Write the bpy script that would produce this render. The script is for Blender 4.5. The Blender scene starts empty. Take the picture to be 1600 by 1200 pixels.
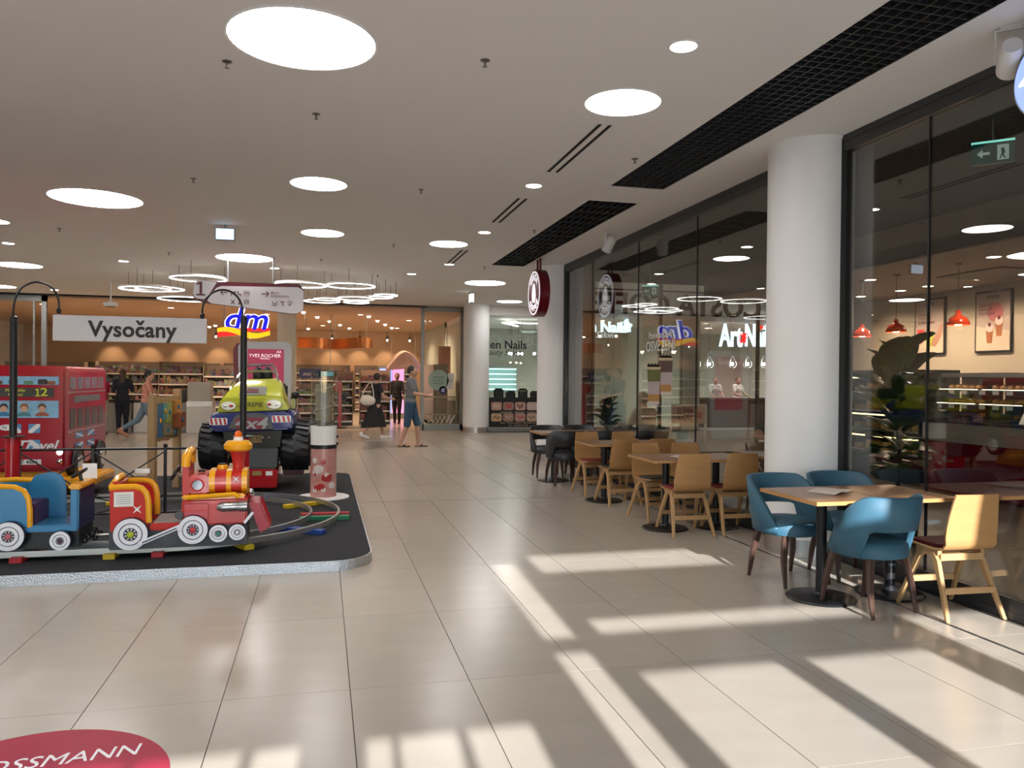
import bpy, bmesh, math, random
from mathutils import Vector, Matrix, Euler
random.seed(7)
C = bpy.context.scene.collection
SC = bpy.context.scene
PI = math.pi
# ------------------------------------------------------------ camera
F, TH, PIT, ROLL, CH = 1214.76, 0.239353, -0.0062613, 0.0097748, 1.54827
fw = Vector((math.sin(TH)*math.cos(PIT), math.cos(TH)*math.cos(PIT), math.sin(PIT)))
rt = Vector((math.cos(TH), -math.sin(TH), 0)); up = rt.cross(fw)
rt, up = rt*math.cos(ROLL)+up*math.sin(ROLL), up*math.cos(ROLL)-rt*math.sin(ROLL)
cam = bpy.data.cameras.new('camera'); cam.sensor_width = 36; cam.lens = F/1600*36; cam.clip_start = .05; cam.clip_end = 300
co = bpy.data.objects.new('camera', cam); C.objects.link(co)
co.matrix_world = Matrix((( rt.x, up.x, -fw.x, 0), (rt.y, up.y, -fw.y, 0), (rt.z, up.z, -fw.z, CH), (0, 0, 0, 1)))
SC.camera = co
def at(px, py, Y):
    "photo pixel -> point of the vertical plane at distance Y"
    d = fw*F+rt*(px-800)-up*(py-600); t = Y/d.y
    return Vector((d.x*t, Y, CH+d.z*t))
def atx(px, py, X):
    d = fw*F+rt*(px-800)-up*(py-600); t = X/d.x
    return Vector((X, d.y*t, CH+d.z*t))
def atz(px, py, z=0):
    d = fw*F+rt*(px-800)-up*(py-600); t = (z-CH)/d.z
    return Vector((d.x*t, d.y*t, z))
def proj(p):
    d = Vector(p)-Vector((0, 0, CH)); q = d.dot(fw)
    return (800+F*d.dot(rt)/q, 600-F*d.dot(up)/q, q)
# ------------------------------------------------------------ light
SUN_TAN, SUN_AZ = 0.40, 0.039
w = bpy.data.worlds.new('sky'); SC.world = w; w.use_nodes = True
nt = w.node_tree; bg = nt.nodes['Background']
sky = nt.nodes.new('ShaderNodeTexSky'); sky.sky_type = 'NISHITA'; sky.sun_disc = False
sky.sun_elevation = math.atan(SUN_TAN); sky.sun_rotation = PI; sky.dust_density = .3; sky.ozone_density = 5
nt.links.new(sky.outputs[0], bg.inputs[0]); bg.inputs[1].default_value = .62
sl = bpy.data.lights.new('sun', 'SUN'); sl.energy = 14; sl.angle = .0093; sl.color = (.95, .97, 1.0)
so = bpy.data.objects.new('sun', sl); C.objects.link(so)
so.rotation_euler = Vector((SUN_AZ, 1, -SUN_TAN)).to_track_quat('-Z', 'Y').to_euler()
vs = SC.view_settings; vs.view_transform = 'Standard'; vs.look = 'None'; vs.exposure = 0.0; vs.gamma = 1; vs.use_curve_mapping = False
# ------------------------------------------------------------ materials
MATS = {}
def mat(name, col=(.8, .8, .8), r=.5, metal=0, emit=0, var=0, vscale=8, bump=0, bscale=60, spec=None, coat=0, ecol=None, stretch=None, rand=0, col2=None):
    if name in MATS: return MATS[name]
    m = bpy.data.materials.new(name); m.use_nodes = True; MATS[name] = m
    n = m.node_tree.nodes; L = m.node_tree.links; b = n['Principled BSDF']
    b.inputs['Base Color'].default_value = (*col, 1); b.inputs['Roughness'].default_value = r; b.inputs['Metallic'].default_value = metal
    if spec is not None: b.inputs['Specular IOR Level'].default_value = spec
    if coat: b.inputs['Specular IOR Level'].default_value = .3; b.inputs['Coat Weight'].default_value = coat*.35; b.inputs['Coat Roughness'].default_value = .06
    if emit: b.inputs['Emission Color'].default_value = (*(ecol or col), 1); b.inputs['Emission Strength'].default_value = emit
    tc = n.new('ShaderNodeTexCoord'); vec = tc.outputs['Object']
    if stretch:
        mp = n.new('ShaderNodeMapping'); mp.inputs['Scale'].default_value = stretch; L.new(vec, mp.inputs[0]); vec = mp.outputs[0]
    nz = n.new('ShaderNodeTexNoise'); nz.inputs['Scale'].default_value = vscale; nz.inputs['Detail'].default_value = 5; L.new(vec, nz.inputs[0])
    if var or col2:
        mx = n.new('ShaderNodeMix'); mx.data_type = 'RGBA'
        c2 = col2 or tuple(c*(1-var) for c in col)
        mx.inputs['A'].default_value = (*c2, 1); mx.inputs['B'].default_value = (*(col if col2 else tuple(min(1, c*(1+var)) for c in col)), 1)
        L.new(nz.outputs[0], mx.inputs['Factor']); out = mx.outputs['Result']
        if rand:
            oi = n.new('ShaderNodeObjectInfo'); hs = n.new('ShaderNodeHueSaturation'); mr = n.new('ShaderNodeMapRange')
            mr.inputs[3].default_value = 1-rand; mr.inputs[4].default_value = 1+rand
            L.new(oi.outputs['Random'], mr.inputs[0]); L.new(mr.outputs[0], hs.inputs['Value']); L.new(out, hs.inputs['Color']); out = hs.outputs[0]
        L.new(out, b.inputs['Base Color'])
    else:
        mr = n.new('ShaderNodeMapRange'); mr.inputs[3].default_value = max(0, r-.04); mr.inputs[4].default_value = min(1, r+.04)
        L.new(nz.outputs[0], mr.inputs[0]); L.new(mr.outputs[0], b.inputs['Roughness'])
    if bump:
        bn = n.new('ShaderNodeTexNoise'); bn.inputs['Scale'].default_value = bscale; L.new(vec, bn.inputs[0])
        bp = n.new('ShaderNodeBump'); bp.inputs['Strength'].default_value = bump; bp.inputs['Distance'].default_value = .01
        L.new(bn.outputs[0], bp.inputs['Height']); L.new(bp.outputs[0], b.inputs['Normal'])
    return m
def glass(name, tint=(.9, .95, .93), f0=.04, rough=0.0, mul=1.0):
    "thin pane: clear film plus a Schlick reflection, the same from both faces"
    if name in MATS: return MATS[name]
    m = bpy.data.materials.new(name); m.use_nodes = True; MATS[name] = m
    n = m.node_tree.nodes; L = m.node_tree.links; n.remove(n['Principled BSDF']); o = n['Material Output']
    t = n.new('ShaderNodeBsdfTransparent'); t.inputs[0].default_value = (*tint, 1)
    g = n.new('ShaderNodeBsdfGlossy'); g.inputs['Roughness'].default_value = rough; g.inputs[0].default_value = (1, 1, 1, 1)
    lw = n.new('ShaderNodeLayerWeight'); lw.inputs[0].default_value = .5
    pw = n.new('ShaderNodeMath'); pw.operation = 'POWER'; pw.inputs[1].default_value = 5; L.new(lw.outputs['Facing'], pw.inputs[0])
    mu = n.new('ShaderNodeMath'); mu.operation = 'MULTIPLY_ADD'; mu.use_clamp = True; mu.inputs[1].default_value = (1-f0)*mul; mu.inputs[2].default_value = f0*mul; L.new(pw.outputs[0], mu.inputs[0])
    mx = n.new('ShaderNodeMixShader'); L.new(mu.outputs[0], mx.inputs[0]); L.new(t.outputs[0], mx.inputs[1]); L.new(g.outputs[0], mx.inputs[2]); L.new(mx.outputs[0], o.inputs[0])
    return m
def glow(name, col, s):
    return mat(name, col, .5, emit=s)
# ------------------------------------------------------------ mesh helper
class MB:
    def __init__(s): s.v = []; s.f = []
    def add(s, vs, fs):
        o = len(s.v); s.v += [tuple(p) for p in vs]; s.f += [tuple(i+o for i in f) for f in fs]; return s
    def box(s, x0, x1, y0, y1, z0, z1):
        v = [(x, y, z) for z in (z0, z1) for y in (y0, y1) for x in (x0, x1)]
        return s.add(v, [(0, 2, 3, 1), (4, 5, 7, 6), (0, 1, 5, 4), (2, 6, 7, 3), (0, 4, 6, 2), (1, 3, 7, 5)])
    def obox(s, c, size, rx=0, ry=0, rz=0):
        M = Matrix.Translation(c) @ Euler((rx, ry, rz)).to_matrix().to_4x4()
        a, b, d = (k/2 for k in size); n = MB().box(-a, a, -b, b, -d, d)
        return s.add([M @ Vector(p) for p in n.v], n.f)
    def bar(s, p0, p1, w, h=None, upv=(0, 0, 1)):
        "rectangular bar between two points"
        p0, p1 = Vector(p0), Vector(p1); d = (p1-p0).normalized(); u = Vector(upv)
        if abs(d.dot(u)) > .98: u = Vector((0, 1, 0))
        a = d.cross(u).normalized(); b = a.cross(d); h = h or w
        v = [p+a*i*w/2+b*j*h/2 for p in (p0, p1) for i, j in ((-1, -1), (1, -1), (1, 1), (-1, 1))]
        return s.add(v, [(3, 2, 1, 0), (4, 5, 6, 7)]+[(i, (i+1) % 4, (i+1) % 4+4, i+4) for i in range(4)])
    def loft(s, rings, cap=True, closed=False):
        o = len(s.v); n = len(rings[0]); fs = []
        m = len(rings)
        for k in range(m if closed else m-1):
            for i in range(n):
                fs.append((k*n+i, k*n+(i+1) % n, ((k+1) % m)*n+(i+1) % n, ((k+1) % m)*n+i))
        if cap and not closed: fs += [tuple(range(n))[::-1], tuple(range((m-1)*n, m*n))]
        return s.add([p for r in rings for p in r], fs)
    def tube(s, pts, r, n=8, closed=False):
        pts = [Vector(p) for p in pts]; m = len(pts); rings = []
        rr = r if isinstance(r, (list, tuple)) else [r]*m
        pv = None
        for i, p in enumerate(pts):
            a = pts[i-1] if (i or closed) else p; b = pts[(i+1) % m] if (i < m-1 or closed) else p
            d = (b-a).normalized()
            if pv is None:
                u = Vector((0, 0, 1)) if abs(d.z) < .9 else Vector((0, 1, 0)); pv = d.cross(u).normalized()
            pv = (pv-d*pv.dot(d)).normalized(); q = d.cross(pv)
            rings.append([p+(pv*math.cos(t)+q*math.sin(t))*rr[i] for t in (2*PI*k/n for k in range(n))])
        return s.loft(rings, True, closed)
    def cyl(s, p0, p1, r0, r1=None, n=16):
        return s.tube([p0, p1], [r0, r0 if r1 is None else r1], n)
    def lathe(s, prof, c=(0, 0, 0), n=24, axis='z', closed=False):
        rings = []
        for r, h in prof:
            ring = []
            for k in range(n):
                a = 2*PI*k/n; x, y = r*math.cos(a), r*math.sin(a)
                p = (x, y, h) if axis == 'z' else ((h, x, y) if axis == 'x' else (y, h, x))
                ring.append((p[0]+c[0], p[1]+c[1], p[2]+c[2]))
            rings.append(ring)
        return s.loft(rings, True, closed)
    def prism(s, poly, d0, d1, plane='xz'):
        def mk(a, b, d): return {'xz': (a, d, b), 'xy': (a, b, d), 'yz': (d, a, b)}[plane]
        return s.loft([[mk(a, b, d0) for a, b in poly], [mk(a, b, d1) for a, b in poly]])
    def ball(s, c, r, n=12, m=8):
        r = r if isinstance(r, (tuple, list)) else (r, r, r)
        rings = [[(c[0]+r[0]*math.sin(t)*math.cos(2*PI*k/n), c[1]+r[1]*math.sin(t)*math.sin(2*PI*k/n), c[2]-r[2]*math.cos(t)) for k in range(n)] for t in (PI*(j+.02)/(m-1+.04) for j in range(m))]
        return s.loft(rings)
    def build(s, name, m, parent=None, smooth=True, bevel=0, seg=2, loc=None, rot=None, kind=None, label=None, ang=35):
        me = bpy.data.meshes.new(name); bm = bmesh.new()
        vs = [bm.verts.new(p) for p in s.v]
        for f in s.f:
            try: bm.faces.new([vs[i] for i in f])
            except ValueError: pass
        bmesh.ops.recalc_face_normals(bm, faces=bm.faces)
        if bevel:
            es = [e for e in bm.edges if len(e.link_faces) == 2 and e.calc_face_angle(0) > .5]
            bmesh.ops.bevel(bm, geom=es, offset=bevel, segments=seg, affect='EDGES', clamp_overlap=True)
        bm.to_mesh(me); bm.free()
        if smooth:
            me.shade_smooth(); me.set_sharp_from_angle(angle=math.radians(ang))
        me.materials.append(m); return obj(name, me, parent, loc, rot, kind, label)
def obj(name, data, parent=None, loc=None, rot=None, kind=None, label=None):
    o = bpy.data.objects.new(name, data); C.objects.link(o); o.parent = parent
    if loc is not None: o.location = loc
    if rot is not None: o.rotation_euler = rot
    if kind: o['kind'] = kind
    if label: o['label'] = label
    return o
def tag(o, label, cat, group=None, kind=None):
    o['label'] = label; o['category'] = cat
    if group: o['group'] = group
    if kind: o['kind'] = kind
    return o
def thing(name, label, cat, loc=(0, 0, 0), rz=0, group=None):
    return tag(obj(name, None, None, loc, (0, 0, rz)), label, cat, group)
def copy_tree(o, parent=None):
    c = o.copy(); C.objects.link(c); c.parent = parent
    for ch in list(o.children): copy_tree(ch, c)
    return c
def struct(name, mb, m, parent=None, **k):
    return mb.build(name, m, parent, kind='structure' if parent is None else None, smooth=False, **k)
def sroot(name, loc=(0, 0, 0)):
    return obj(name, None, None, loc, None, 'structure')
def text(name, s, size, m, parent, loc, rot=(PI/2, 0, 0), ext=.004, align='CENTER', shear=0, sx=1, bold=0, spacing=1):
    cu = bpy.data.curves.new(name, 'FONT'); cu.body = s; cu.size = size; cu.extrude = ext; cu.align_x = align; cu.align_y = 'CENTER'
    cu.shear = shear; cu.offset = bold; cu.space_character = spacing; cu.resolution_u = 3
    t = bpy.data.objects.new('tmp', cu); C.objects.link(t)
    me = bpy.data.meshes.new_from_object(t.evaluated_get(bpy.context.evaluated_depsgraph_get()))
    bpy.data.objects.remove(t); bpy.data.curves.remove(cu)
    if sx != 1:
        for v in me.vertices: v.co.x *= sx
    me.materials.clear(); me.materials.append(m)
    return obj(name, me, parent, loc, rot)
def rrect(x0, x1, z0, z1, r, n=5):
    p = []
    for cx, cz, a0 in ((x1-r, z0+r, -PI/2), (x1-r, z1-r, 0), (x0+r, z1-r, PI/2), (x0+r, z0+r, PI)):
        p += [(cx+r*math.cos(a0+PI/2*k/n), cz+r*math.sin(a0+PI/2*k/n)) for k in range(n+1)]
    return p
def circ(cx, cz, r, n=24, ry=None, a0=0, a1=2*PI):
    full = abs(a1-a0-2*PI) < 1e-6
    return [(cx+r*math.cos(a0+(a1-a0)*k/(n if full else n-1)), cz+(ry or r)*math.sin(a0+(a1-a0)*k/(n if full else n-1))) for k in range(n)]
def measure(s, size, sx=1, **k):
    o = text('tmp_t', s, size, M_white, None, (0, 0, 0), align='LEFT', sx=sx, **k); xs = [v.co.x for v in o.data.vertices]; ys = [v.co.y for v in o.data.vertices]
    me = o.data; bpy.data.objects.remove(o); bpy.data.meshes.remove(me); return min(xs), max(xs), min(ys), max(ys)
def one(h):
    "outline of a numeral one with flag and foot, height h, centred"
    return [(a*h, (b-.5)*h) for a, b in ((-.30, 0), (.30, 0), (.30, .12), (.09, .12), (.09, 1), (-.06, 1), (-.30, .86), (-.27, .74), (-.09, .82), (-.09, .12), (-.30, .12))]
# common materials
M_white = mat('white_paint', (.80, .78, .75), .55, var=.015, vscale=2)
M_ceil = mat('ceiling_paint', (.78, .76, .73), .7, var=.015, vscale=1.5)
M_col = mat('column_paint', (.80, .80, .79), .4, var=.01)
M_steel = mat('brushed_steel', (.55, .54, .52), .32, 1, bump=.05, bscale=200)
M_chrome = mat('chrome', (.8, .8, .8), .08, 1)
M_frame = mat('dark_grey_frame', (.045, .047, .048), .4, .3)
M_greyfr = mat('grey_frame', (.28, .29, .28), .4, .4)
M_black = mat('black_metal', (.012, .012, .013), .4, .2)
M_blk = mat('matt_black', (.008, .008, .008), .85)
M_tile = mat('beige_tile', (.395, .346, .285), .24, var=.09, vscale=2.2, rand=.035, stretch=(1, 2.5, 1), bump=.02, bscale=25)
M_grout = mat('dark_grout', (.07, .06, .05), .8, var=.1)
M_lamp = glow('lamp_diffuser', (1, .96, .95), 26)
M_lampS = glow('downlight_lens', (1, .95, .88), 40)
M_white_p = mat('white_print', (.85, .85, .85), .5)
M_black_p = mat('black_print', (.01, .01, .012), .5)
M_red = mat('gloss_red', (.42, .010, .016), .22, coat=.6, var=.05)
M_yel = mat('gloss_yellow', (.80, .36, .01), .25, coat=.6, var=.05)
M_rubber = mat('black_rubber', (.012, .012, .014), .38, var=.2)
# ============================================================ the hall
CEIL = 3.7
# ---- floor: slab + tiles
floor = struct('floor', MB().box(-13, 17, -2.3, 30, -.25, -.006), M_grout)
TW, TL, TA, TB = .6, 1.2, -1.65366-.6*20, 3.925-1.2*6
def in_hall(x, y):
    return (-12 < x < 4.45 and -2 < y < 23.1) or (4.4 < x < 16 and 14.7 < y < 22.4)
cells = []
for i in range(60):
    for j in range(30):
        cx, cy = TA+TW*(i+.5), TB+TL*(j+.5)
        if not in_hall(cx, cy) or not in_hall(cx-.05, cy): continue
        a = -1
        if cy > .8:
            u, v, q = proj((cx, cy, 0))
            if -80 < u < 1680 and v < 1290: a = TW*TL/q**3
        if -6 < cx < .1 and 7.2 < cy < 11.5: a *= .02        # under the ride platform
        if cx > 4.4: a *= .05
        cells.append((a, cx, cy))
cells.sort(reverse=True)
tm = None
far = MB()
for k, (a, cx, cy) in enumerate(cells):
    if k < 300:
        if tm is None:
            o = MB().box(-TW/2+.0022, TW/2-.0022, -TL/2+.0012, TL/2-.0012, -.02, 0).build('tile', M_tile, floor, smooth=False, loc=(cx, cy, 0)); tm = o.data
        else: obj('tile', tm, floor, (cx, cy, 0))
    else: far.box(cx-TW/2+.0022, cx+TW/2-.0022, cy-TL/2+.0012, cy+TL/2-.0012, -.02, 0)
far.build('tile_field', M_tile, floor, smooth=False, kind='stuff')
struct('trim_1', MB().box(3.905, 3.93, -2, 21.8, -.02, .0015), M_frame)['label'] = 'dark metal expansion strip running along the tiled floor'
struct('trim_2', MB().box(.45, 3.9, 9.79, 9.805, -.02, .001), M_frame)['label'] = 'thin dark expansion joint across the tiled floor'
inl = MB().lathe([(1.75, -.01), (1.75, .0015), (1.72, .0025)], (0, 0, 0), 64).build('floor_inlay', mat('grey_inlay', (.27, .235, .20), .3, var=.08), floor, loc=(-.05, 18.2, 0)); inl.scale = (1.02, .80, 1)
inl['label'] = 'large darker round inlay in the tiled floor'
# ---- ceiling with the two grille slots
sx0, sx1 = 3.08, 3.71
cb = MB()
cb.box(-13, sx0, -2.3, 23.2, CEIL, CEIL+.35); cb.box(sx1, 4.5, -2.3, 14.8, CEIL, CEIL+.35)
cb.box(sx0, sx1, 8.12, 8.83, CEIL, CEIL+.35); cb.box(sx0, sx1, 14.38, 23.2, CEIL, CEIL+.35); cb.box(sx1, 17, 14.8, 23.2, CEIL, CEIL+.35)
struct('ceiling', cb, M_ceil)
for nm, y0, y1, cell in (('near', -2.2, 8.12, .085), ('far', 8.83, 14.38, .085)):
    g = thing('ceiling_grille', f'black open-cell grille recessed in the ceiling, {"near long" if nm=="near" else "far short"} one of two beside the glass front', 'grille', (0, 0, CEIL), group='black ceiling grilles')
    v = MB(); v.box(sx0-.02, sx0, y0, y1, .02, .6); v.box(sx1, sx1+.02, y0, y1, .02, .6); v.box(sx0, sx1, y0-.02, y0, .02, .6); v.box(sx0, sx1, y1, y1+.02, .02, .6); v.box(sx0, sx1, y0, y1, .58, .6)
    v.build('void_lining', M_blk, g, smooth=False)
    l = MB(); n = int((sx1-sx0)/.079)
    for i in range(n+1):
        x = sx0+(sx1-sx0)*i/n; l.box(x-.005, x+.005, y0, y1, .005, .05)
    k = int((y1-y0)/cell)
    if nm == 'far': k //= 4
    for j in range(k+1):
        y = y0+(y1-y0)*j/k; l.box(sx0, sx1, y-.005, y+.005, .006, .05)
    l.build('grille_lattice', mat('grille_black', (.02, .022, .024), .45), g, smooth=False, kind='stuff')
    e = MB(); e.box(sx0-.012, sx0, y0-.012, y1+.012, -.004, .06); e.box(sx1, sx1+.012, y0-.012, y1+.012, -.004, .06); e.box(sx0, sx1, y0-.012, y0, -.004, .06); e.box(sx0, sx1, y1, y1+.012, -.004, .06)
    e.build('edge_trim', M_white, g, smooth=False)
# ---- walls of the hall
struct('wall_left', MB().box(-13, -12, -2.3, 36, -.2, 4.2), M_white)
# glazed entrance wall behind the camera (the sun comes through it)
wl = sroot('window_1'); fr = MB()
Yw0, Yw1 = -2.12, -2.0
def solid(x0, x1, z0, z1): fr.box(x0, x1, Yw0, Yw1, z0, z1)
solid(-12, 1.04, 2.19, 3.7)
xs = [-.47, -.29, -.02, .09, .12, .37, .42, .71]
solid(.71, 1.04, 0, 2.19); solid(.37, .42, 0, 2.19); solid(.09, .12, 0, 2.19); solid(-.29, -.02, 0, 2.19); solid(-.52, -.47, 0, 2.19)
solid(-.97, -.92, 0, 2.19); solid(-3.4, -1.5, 0, 2.19); solid(-4.9, -4.8, 0, 2.19); solid(-12, -6.4, 0, 2.19)  # far-left openings are unseen, added so sun bounced off the floor lights the ceiling
solid(1.04, 1.24, 2.52, 2.58); solid(1.04, 1.24, 3.37, 3.7)
solid(1.24, 1.41, 0, 3.7); solid(4.2, 4.45, 0, 3.7)
for a, b in ((2.22, 2.41), (3.19, 3.48)): solid(a, b, 0, 2.37)
solid(1.41, 3.48, 2.37, 2.59); solid(1.41, 3.48, 2.74, 3.19); solid(1.41, 4.2, 3.47, 3.7); solid(3.30, 3.48, 2.5, 3.47); solid(3.48, 4.2, 2.6, 2.75); solid(3.48, 3.62, 2.6, 3.5); solid(3.93, 4.2, 2.6, 3.5)
fr.build('window_frame', M_greyfr, wl, smooth=False)
struct('ground_outside', MB().box(-40, 40, -60, -2.3, -.3, -.02), mat('paving', (.35, .34, .32), .8, var=.1))
# ---- columns
def column(n, x, y, lab):
    t = obj(f'pillar', None, None, (x, y, 0), None, 'structure', lab)
    MB().lathe([(.375, .16), (.375, 3.66), (.39, 3.7)], n=48).build('shaft', M_col, t)
    MB().lathe([(.368, 0), (.368, .16)], n=48).build('skirting', M_steel, t)
column(1, 4.34, 6.30, 'large white round column beside the blue chairs'); column(2, 4.38, 14.33, 'white round column behind the charcoal chairs'); column(3, 4.33, 22.15, 'farthest white round column beside the chemist shop glass')
# ---- ceiling lights
def big_light(px, py, d, lab):
    p = atz(px, py, CEIL); t = thing('ceiling_light', lab, 'ceiling light', (p.x, p.y, CEIL), group='large round ceiling lights'); r = d/2
    MB().lathe([(.001, .0), (r*.5, -.001), (r*.97, -.004), (r*.97, .02), (.001, .02)], n=40).build('diffuser', M_lamp, t)
    MB().lathe([(r*.965, .01), (r*.965, -.008), (r*1.0, -.010), (r*1.015, .01)], n=40, closed=True).build('rim', M_white, t)
for a in [(473, 63, .95, 'largest round ceiling light, nearest the camera at top left'), (973, 160, .6, 'round ceiling light above the first linear vent near the grille'),
          (150, 310, 1.07, 'large round ceiling light above the hanging station name sign'), (498, 287, .63, 'round ceiling light second from camera in the middle row'),
          (504, 364, .64, 'round ceiling light third from camera in the middle row'), (701, 381, .62, 'round ceiling light left of the farthest linear vent'),
          (382, 403, 1.02, 'large round ceiling light just above the wayfinding sign'), (28, 414, .87, 'round ceiling light at the left edge above the gooseneck lamp'),
          (758, 442, .94, 'large round ceiling light in front of the far right column'), (796, 471, .71, 'farthest round ceiling light, near the far column'),
          (-12, 345, .42, 'small round ceiling light cut by the left picture edge, upper'), (-5, 447, .83, 'round ceiling light cut by the left edge just above the shop front')]: big_light(*a)
for x, y, lab in ((-3.4, 3.6, 'added unseen round ceiling light beyond the left edge, level with the nearest one'), (-5.2, 7.4, 'added unseen round ceiling light beyond the left edge, above the wagon end of the platform'), (-8.6, 4.6, 'added unseen round ceiling light beyond the left edge, farthest left'), (-8.8, 11.0, 'added unseen round ceiling light beyond the left edge, beside the left wall')):  # extra lamps out of view, added to brighten the left side
    u, v, q_ = proj((x, y, CEIL)); big_light(u, v, .95, lab)
def small_light(px, py, lab, z=CEIL, r=.1, p=None, m=None):
    p = p or atz(px, py, z); t = thing('downlight', lab, 'downlight', (p[0], p[1], z), group='small recessed downlights')
    MB().lathe([(.001, -.002), (r*.86, -.003), (r*.86, .02), (.001, .02)], n=20).build('lens', m or M_lampS, t)
    MB().lathe([(r*.86, .01), (r*.86, -.006), (r, -.006), (r*1.04, .01)], n=20, closed=True).build('trim_ring', M_white, t)
for a in [(1068, 72, 'small downlight nearest the camera in the right row'), (834, 290, 'second small downlight from camera in the right row, beyond the first linear vent'), (757, 363, 'third small downlight from camera in the right row, beyond the second vent'),
          (702, 413, 'fourth small downlight from camera in the right row, beyond the last vent'), (643, 428, 'small downlight just right of the ring lights'), (776, 480, 'farthest small downlight, at the far column'),
          (193, 408, 'small downlight left of the ring light cluster'), (13, 380, 'small downlight near the left picture edge'), (429, 419, 'small downlight directly above the wayfinding sign'), (85, 453, 'small downlight above the left gooseneck lamp')]: small_light(*a)
# sprinklers
sp = None
for px, py in [(355, 96), (758, 94), (494, 178), (302, 279), (658, 296), (992, 248), (93, 357), (264, 395), (615, 382), (502, 405), (590, 430), (757, 417), (835, 360)]:
    p = atz(px, py, CEIL)
    if sp is None:
        sp = tag(MB().lathe([(.001, .003), (.045, .003), (.045, -.004), (.012, -.012), (.01, -.055), (.022, -.057), (.022, -.06), (.001, -.06)], n=14).build('sprinkler_head', mat('sprinkler_metal', (.25, .23, .2), .4, .8)), 'small sprinkler head on the white ceiling', 'sprinkler', 'sprinkler heads on the ceiling'); o = sp
    else: o = copy_tree(sp)
    o.location = (p.x, p.y, CEIL); o.scale = (.75, .75, .75)
# linear vents
for (y0, y1), lab in zip(((6.2, 7.75), (8.98, 10.44), (12.85, 14.5)), ('nearest double-slot linear air vent in the ceiling', 'middle double-slot linear air vent in the ceiling', 'farthest double-slot linear air vent in the ceiling')):
    t = thing('linear_vent', lab, 'air vent', (2.30, y0, CEIL), group='linear air vents')
    for dx in (-.045, .045): MB().box(dx-.016, dx+.016, 0, y1-y0, -.003, .02).build('slot', M_blk, t, smooth=False)
    MB().box(-.085, -.063, 0, y1-y0, -.002, .02).box(.063, .085, 0, y1-y0, -.002, .02).box(-.027, .027, 0, y1-y0, -.002, .02).build('flange', M_ceil, t, smooth=False)
# lit sign box
p = atz(352, 352, CEIL); t = thing('exit_sign', 'small lit pale blue sign box hanging from the ceiling', 'sign', (p.x, p.y, CEIL))
MB().box(-.135, .135, -.03, .03, -.22, -.04).build('housing', M_greyfr, t, bevel=.006); MB().box(-.12, .12, -.034, -.03, -.205, -.055).build('lit_panel', glow('sign_blue', (.55, .75, 1), 1.6), t)
MB().box(-.02, .02, -.02, .02, -.04, 0).build('bracket', M_greyfr, t, smooth=False)
p = atz(868, 459, CEIL)
t = thing('exit_sign', 'small lit white sign box edge-on near the far column', 'sign', (atz(737, 456, CEIL).x, atz(737, 456, CEIL).y, CEIL))
MB().box(-.04, .04, -.14, .14, -.28, -.04).build('housing', M_greyfr, t, bevel=.006); MB().box(-.046, -.04, -.12, .12, -.26, -.06).build('lit_panel', glow('sign_white', (.8, .95, .9), 2), t); MB().box(-.03, .03, -.144, -.14, -.26, -.06).build('lit_end', MATS['sign_white'], t)
# ring lights
M_ring = glow('ring_led', (1, .97, .92), 7)
z0 = 3.35
rings = [(227, 450, .96), (250, 453, .93), (310, 441, 1.0), (290, 466, 1.18), (470, 447, .99), (548, 452, .96), (556, 465, .8), (603, 463, .49), (593, 469, .58), (557, 471, .56), (511, 469, .58), (503, 475, .84)]
rl = ['leftmost ring light of the left cluster', 'ring light second from left in the left cluster', 'ring light partly behind the wayfinding sign numeral', 'lowest ring light of the left cluster', 'ring light half behind the right part of the wayfinding sign', 'large clear ring light in the middle of the right cluster',
      'ring light below the large clear one in the right cluster', 'rightmost small ring light of the right cluster', 'small ring light below the rightmost one', 'small low ring light in the middle of the right cluster', 'small ring light right beside the wayfinding sign', 'lowest ring light beside the wayfinding sign']
for k, ((px, py, d), lab) in enumerate(zip(rings, rl)):
    zz = z0+.045*(k % 3)-.02; p = atz(px, py, z0); t = thing('ring_light', 'thin white '+lab, 'ring light', (p.x, p.y, zz), group='hanging ring lights'); r = d/2
    MB().lathe([(r-.017, -.012), (r+.017, -.012), (r+.017, .0), (r-.017, 0)], n=48, closed=True).build('led_ring', M_ring, t)
    MB().lathe([(r-.019, .0), (r+.019, .0), (r+.019, .03), (r-.019, .03)], n=48, closed=True).build('body_ring', M_white, t)
    for a in (.4, 2.5, 4.6): MB().cyl((r*math.cos(a), r*math.sin(a), .03), (r*math.cos(a), r*math.sin(a), CEIL-zz), .004, n=6).build('cable', M_frame, t)
# spot lights on brackets
def spotlight(p, yaw, tilt, s, lab, col):
    t = thing('spotlight', lab, 'spotlight', p, yaw, group='white bracket spotlights')
    MB().box(-.06*s, .06*s, -.04*s, .04*s, -.012*s, 0).build('mount_plate', col, t, bevel=.003)
    b = MB(); b.box(-.09*s, -.08*s, -.02*s, .02*s, -.22*s, -.01*s); b.box(.08*s, .09*s, -.02*s, .02*s, -.22*s, -.01*s); b.box(-.09*s, .09*s, -.02*s, .02*s, -.02*s, -.01*s); b.build('bracket', col, t, smooth=False)
    MB().lathe([(.001, -.13*s), (.055*s, -.13*s), (.078*s, -.09*s), (.078*s, .11*s), (.07*s, .115*s), (.066*s, .09*s), (.001, .09*s)], n=28).build('lamp_head', col, t, loc=(0, 0, -.2*s), rot=(PI+tilt, 0, 0))
M_spot = mat('spot_white', (.72, .71, .69), .45)
spotlight((4.02, 10.63, CEIL), .5, .6, .95, 'white spotlight on the ceiling beyond the far grille', M_spot)
spotlight((4.02, 3.86, CEIL), -.75, 1.25, .95, 'white spotlight on the ceiling at the top right corner', M_spot)
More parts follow.
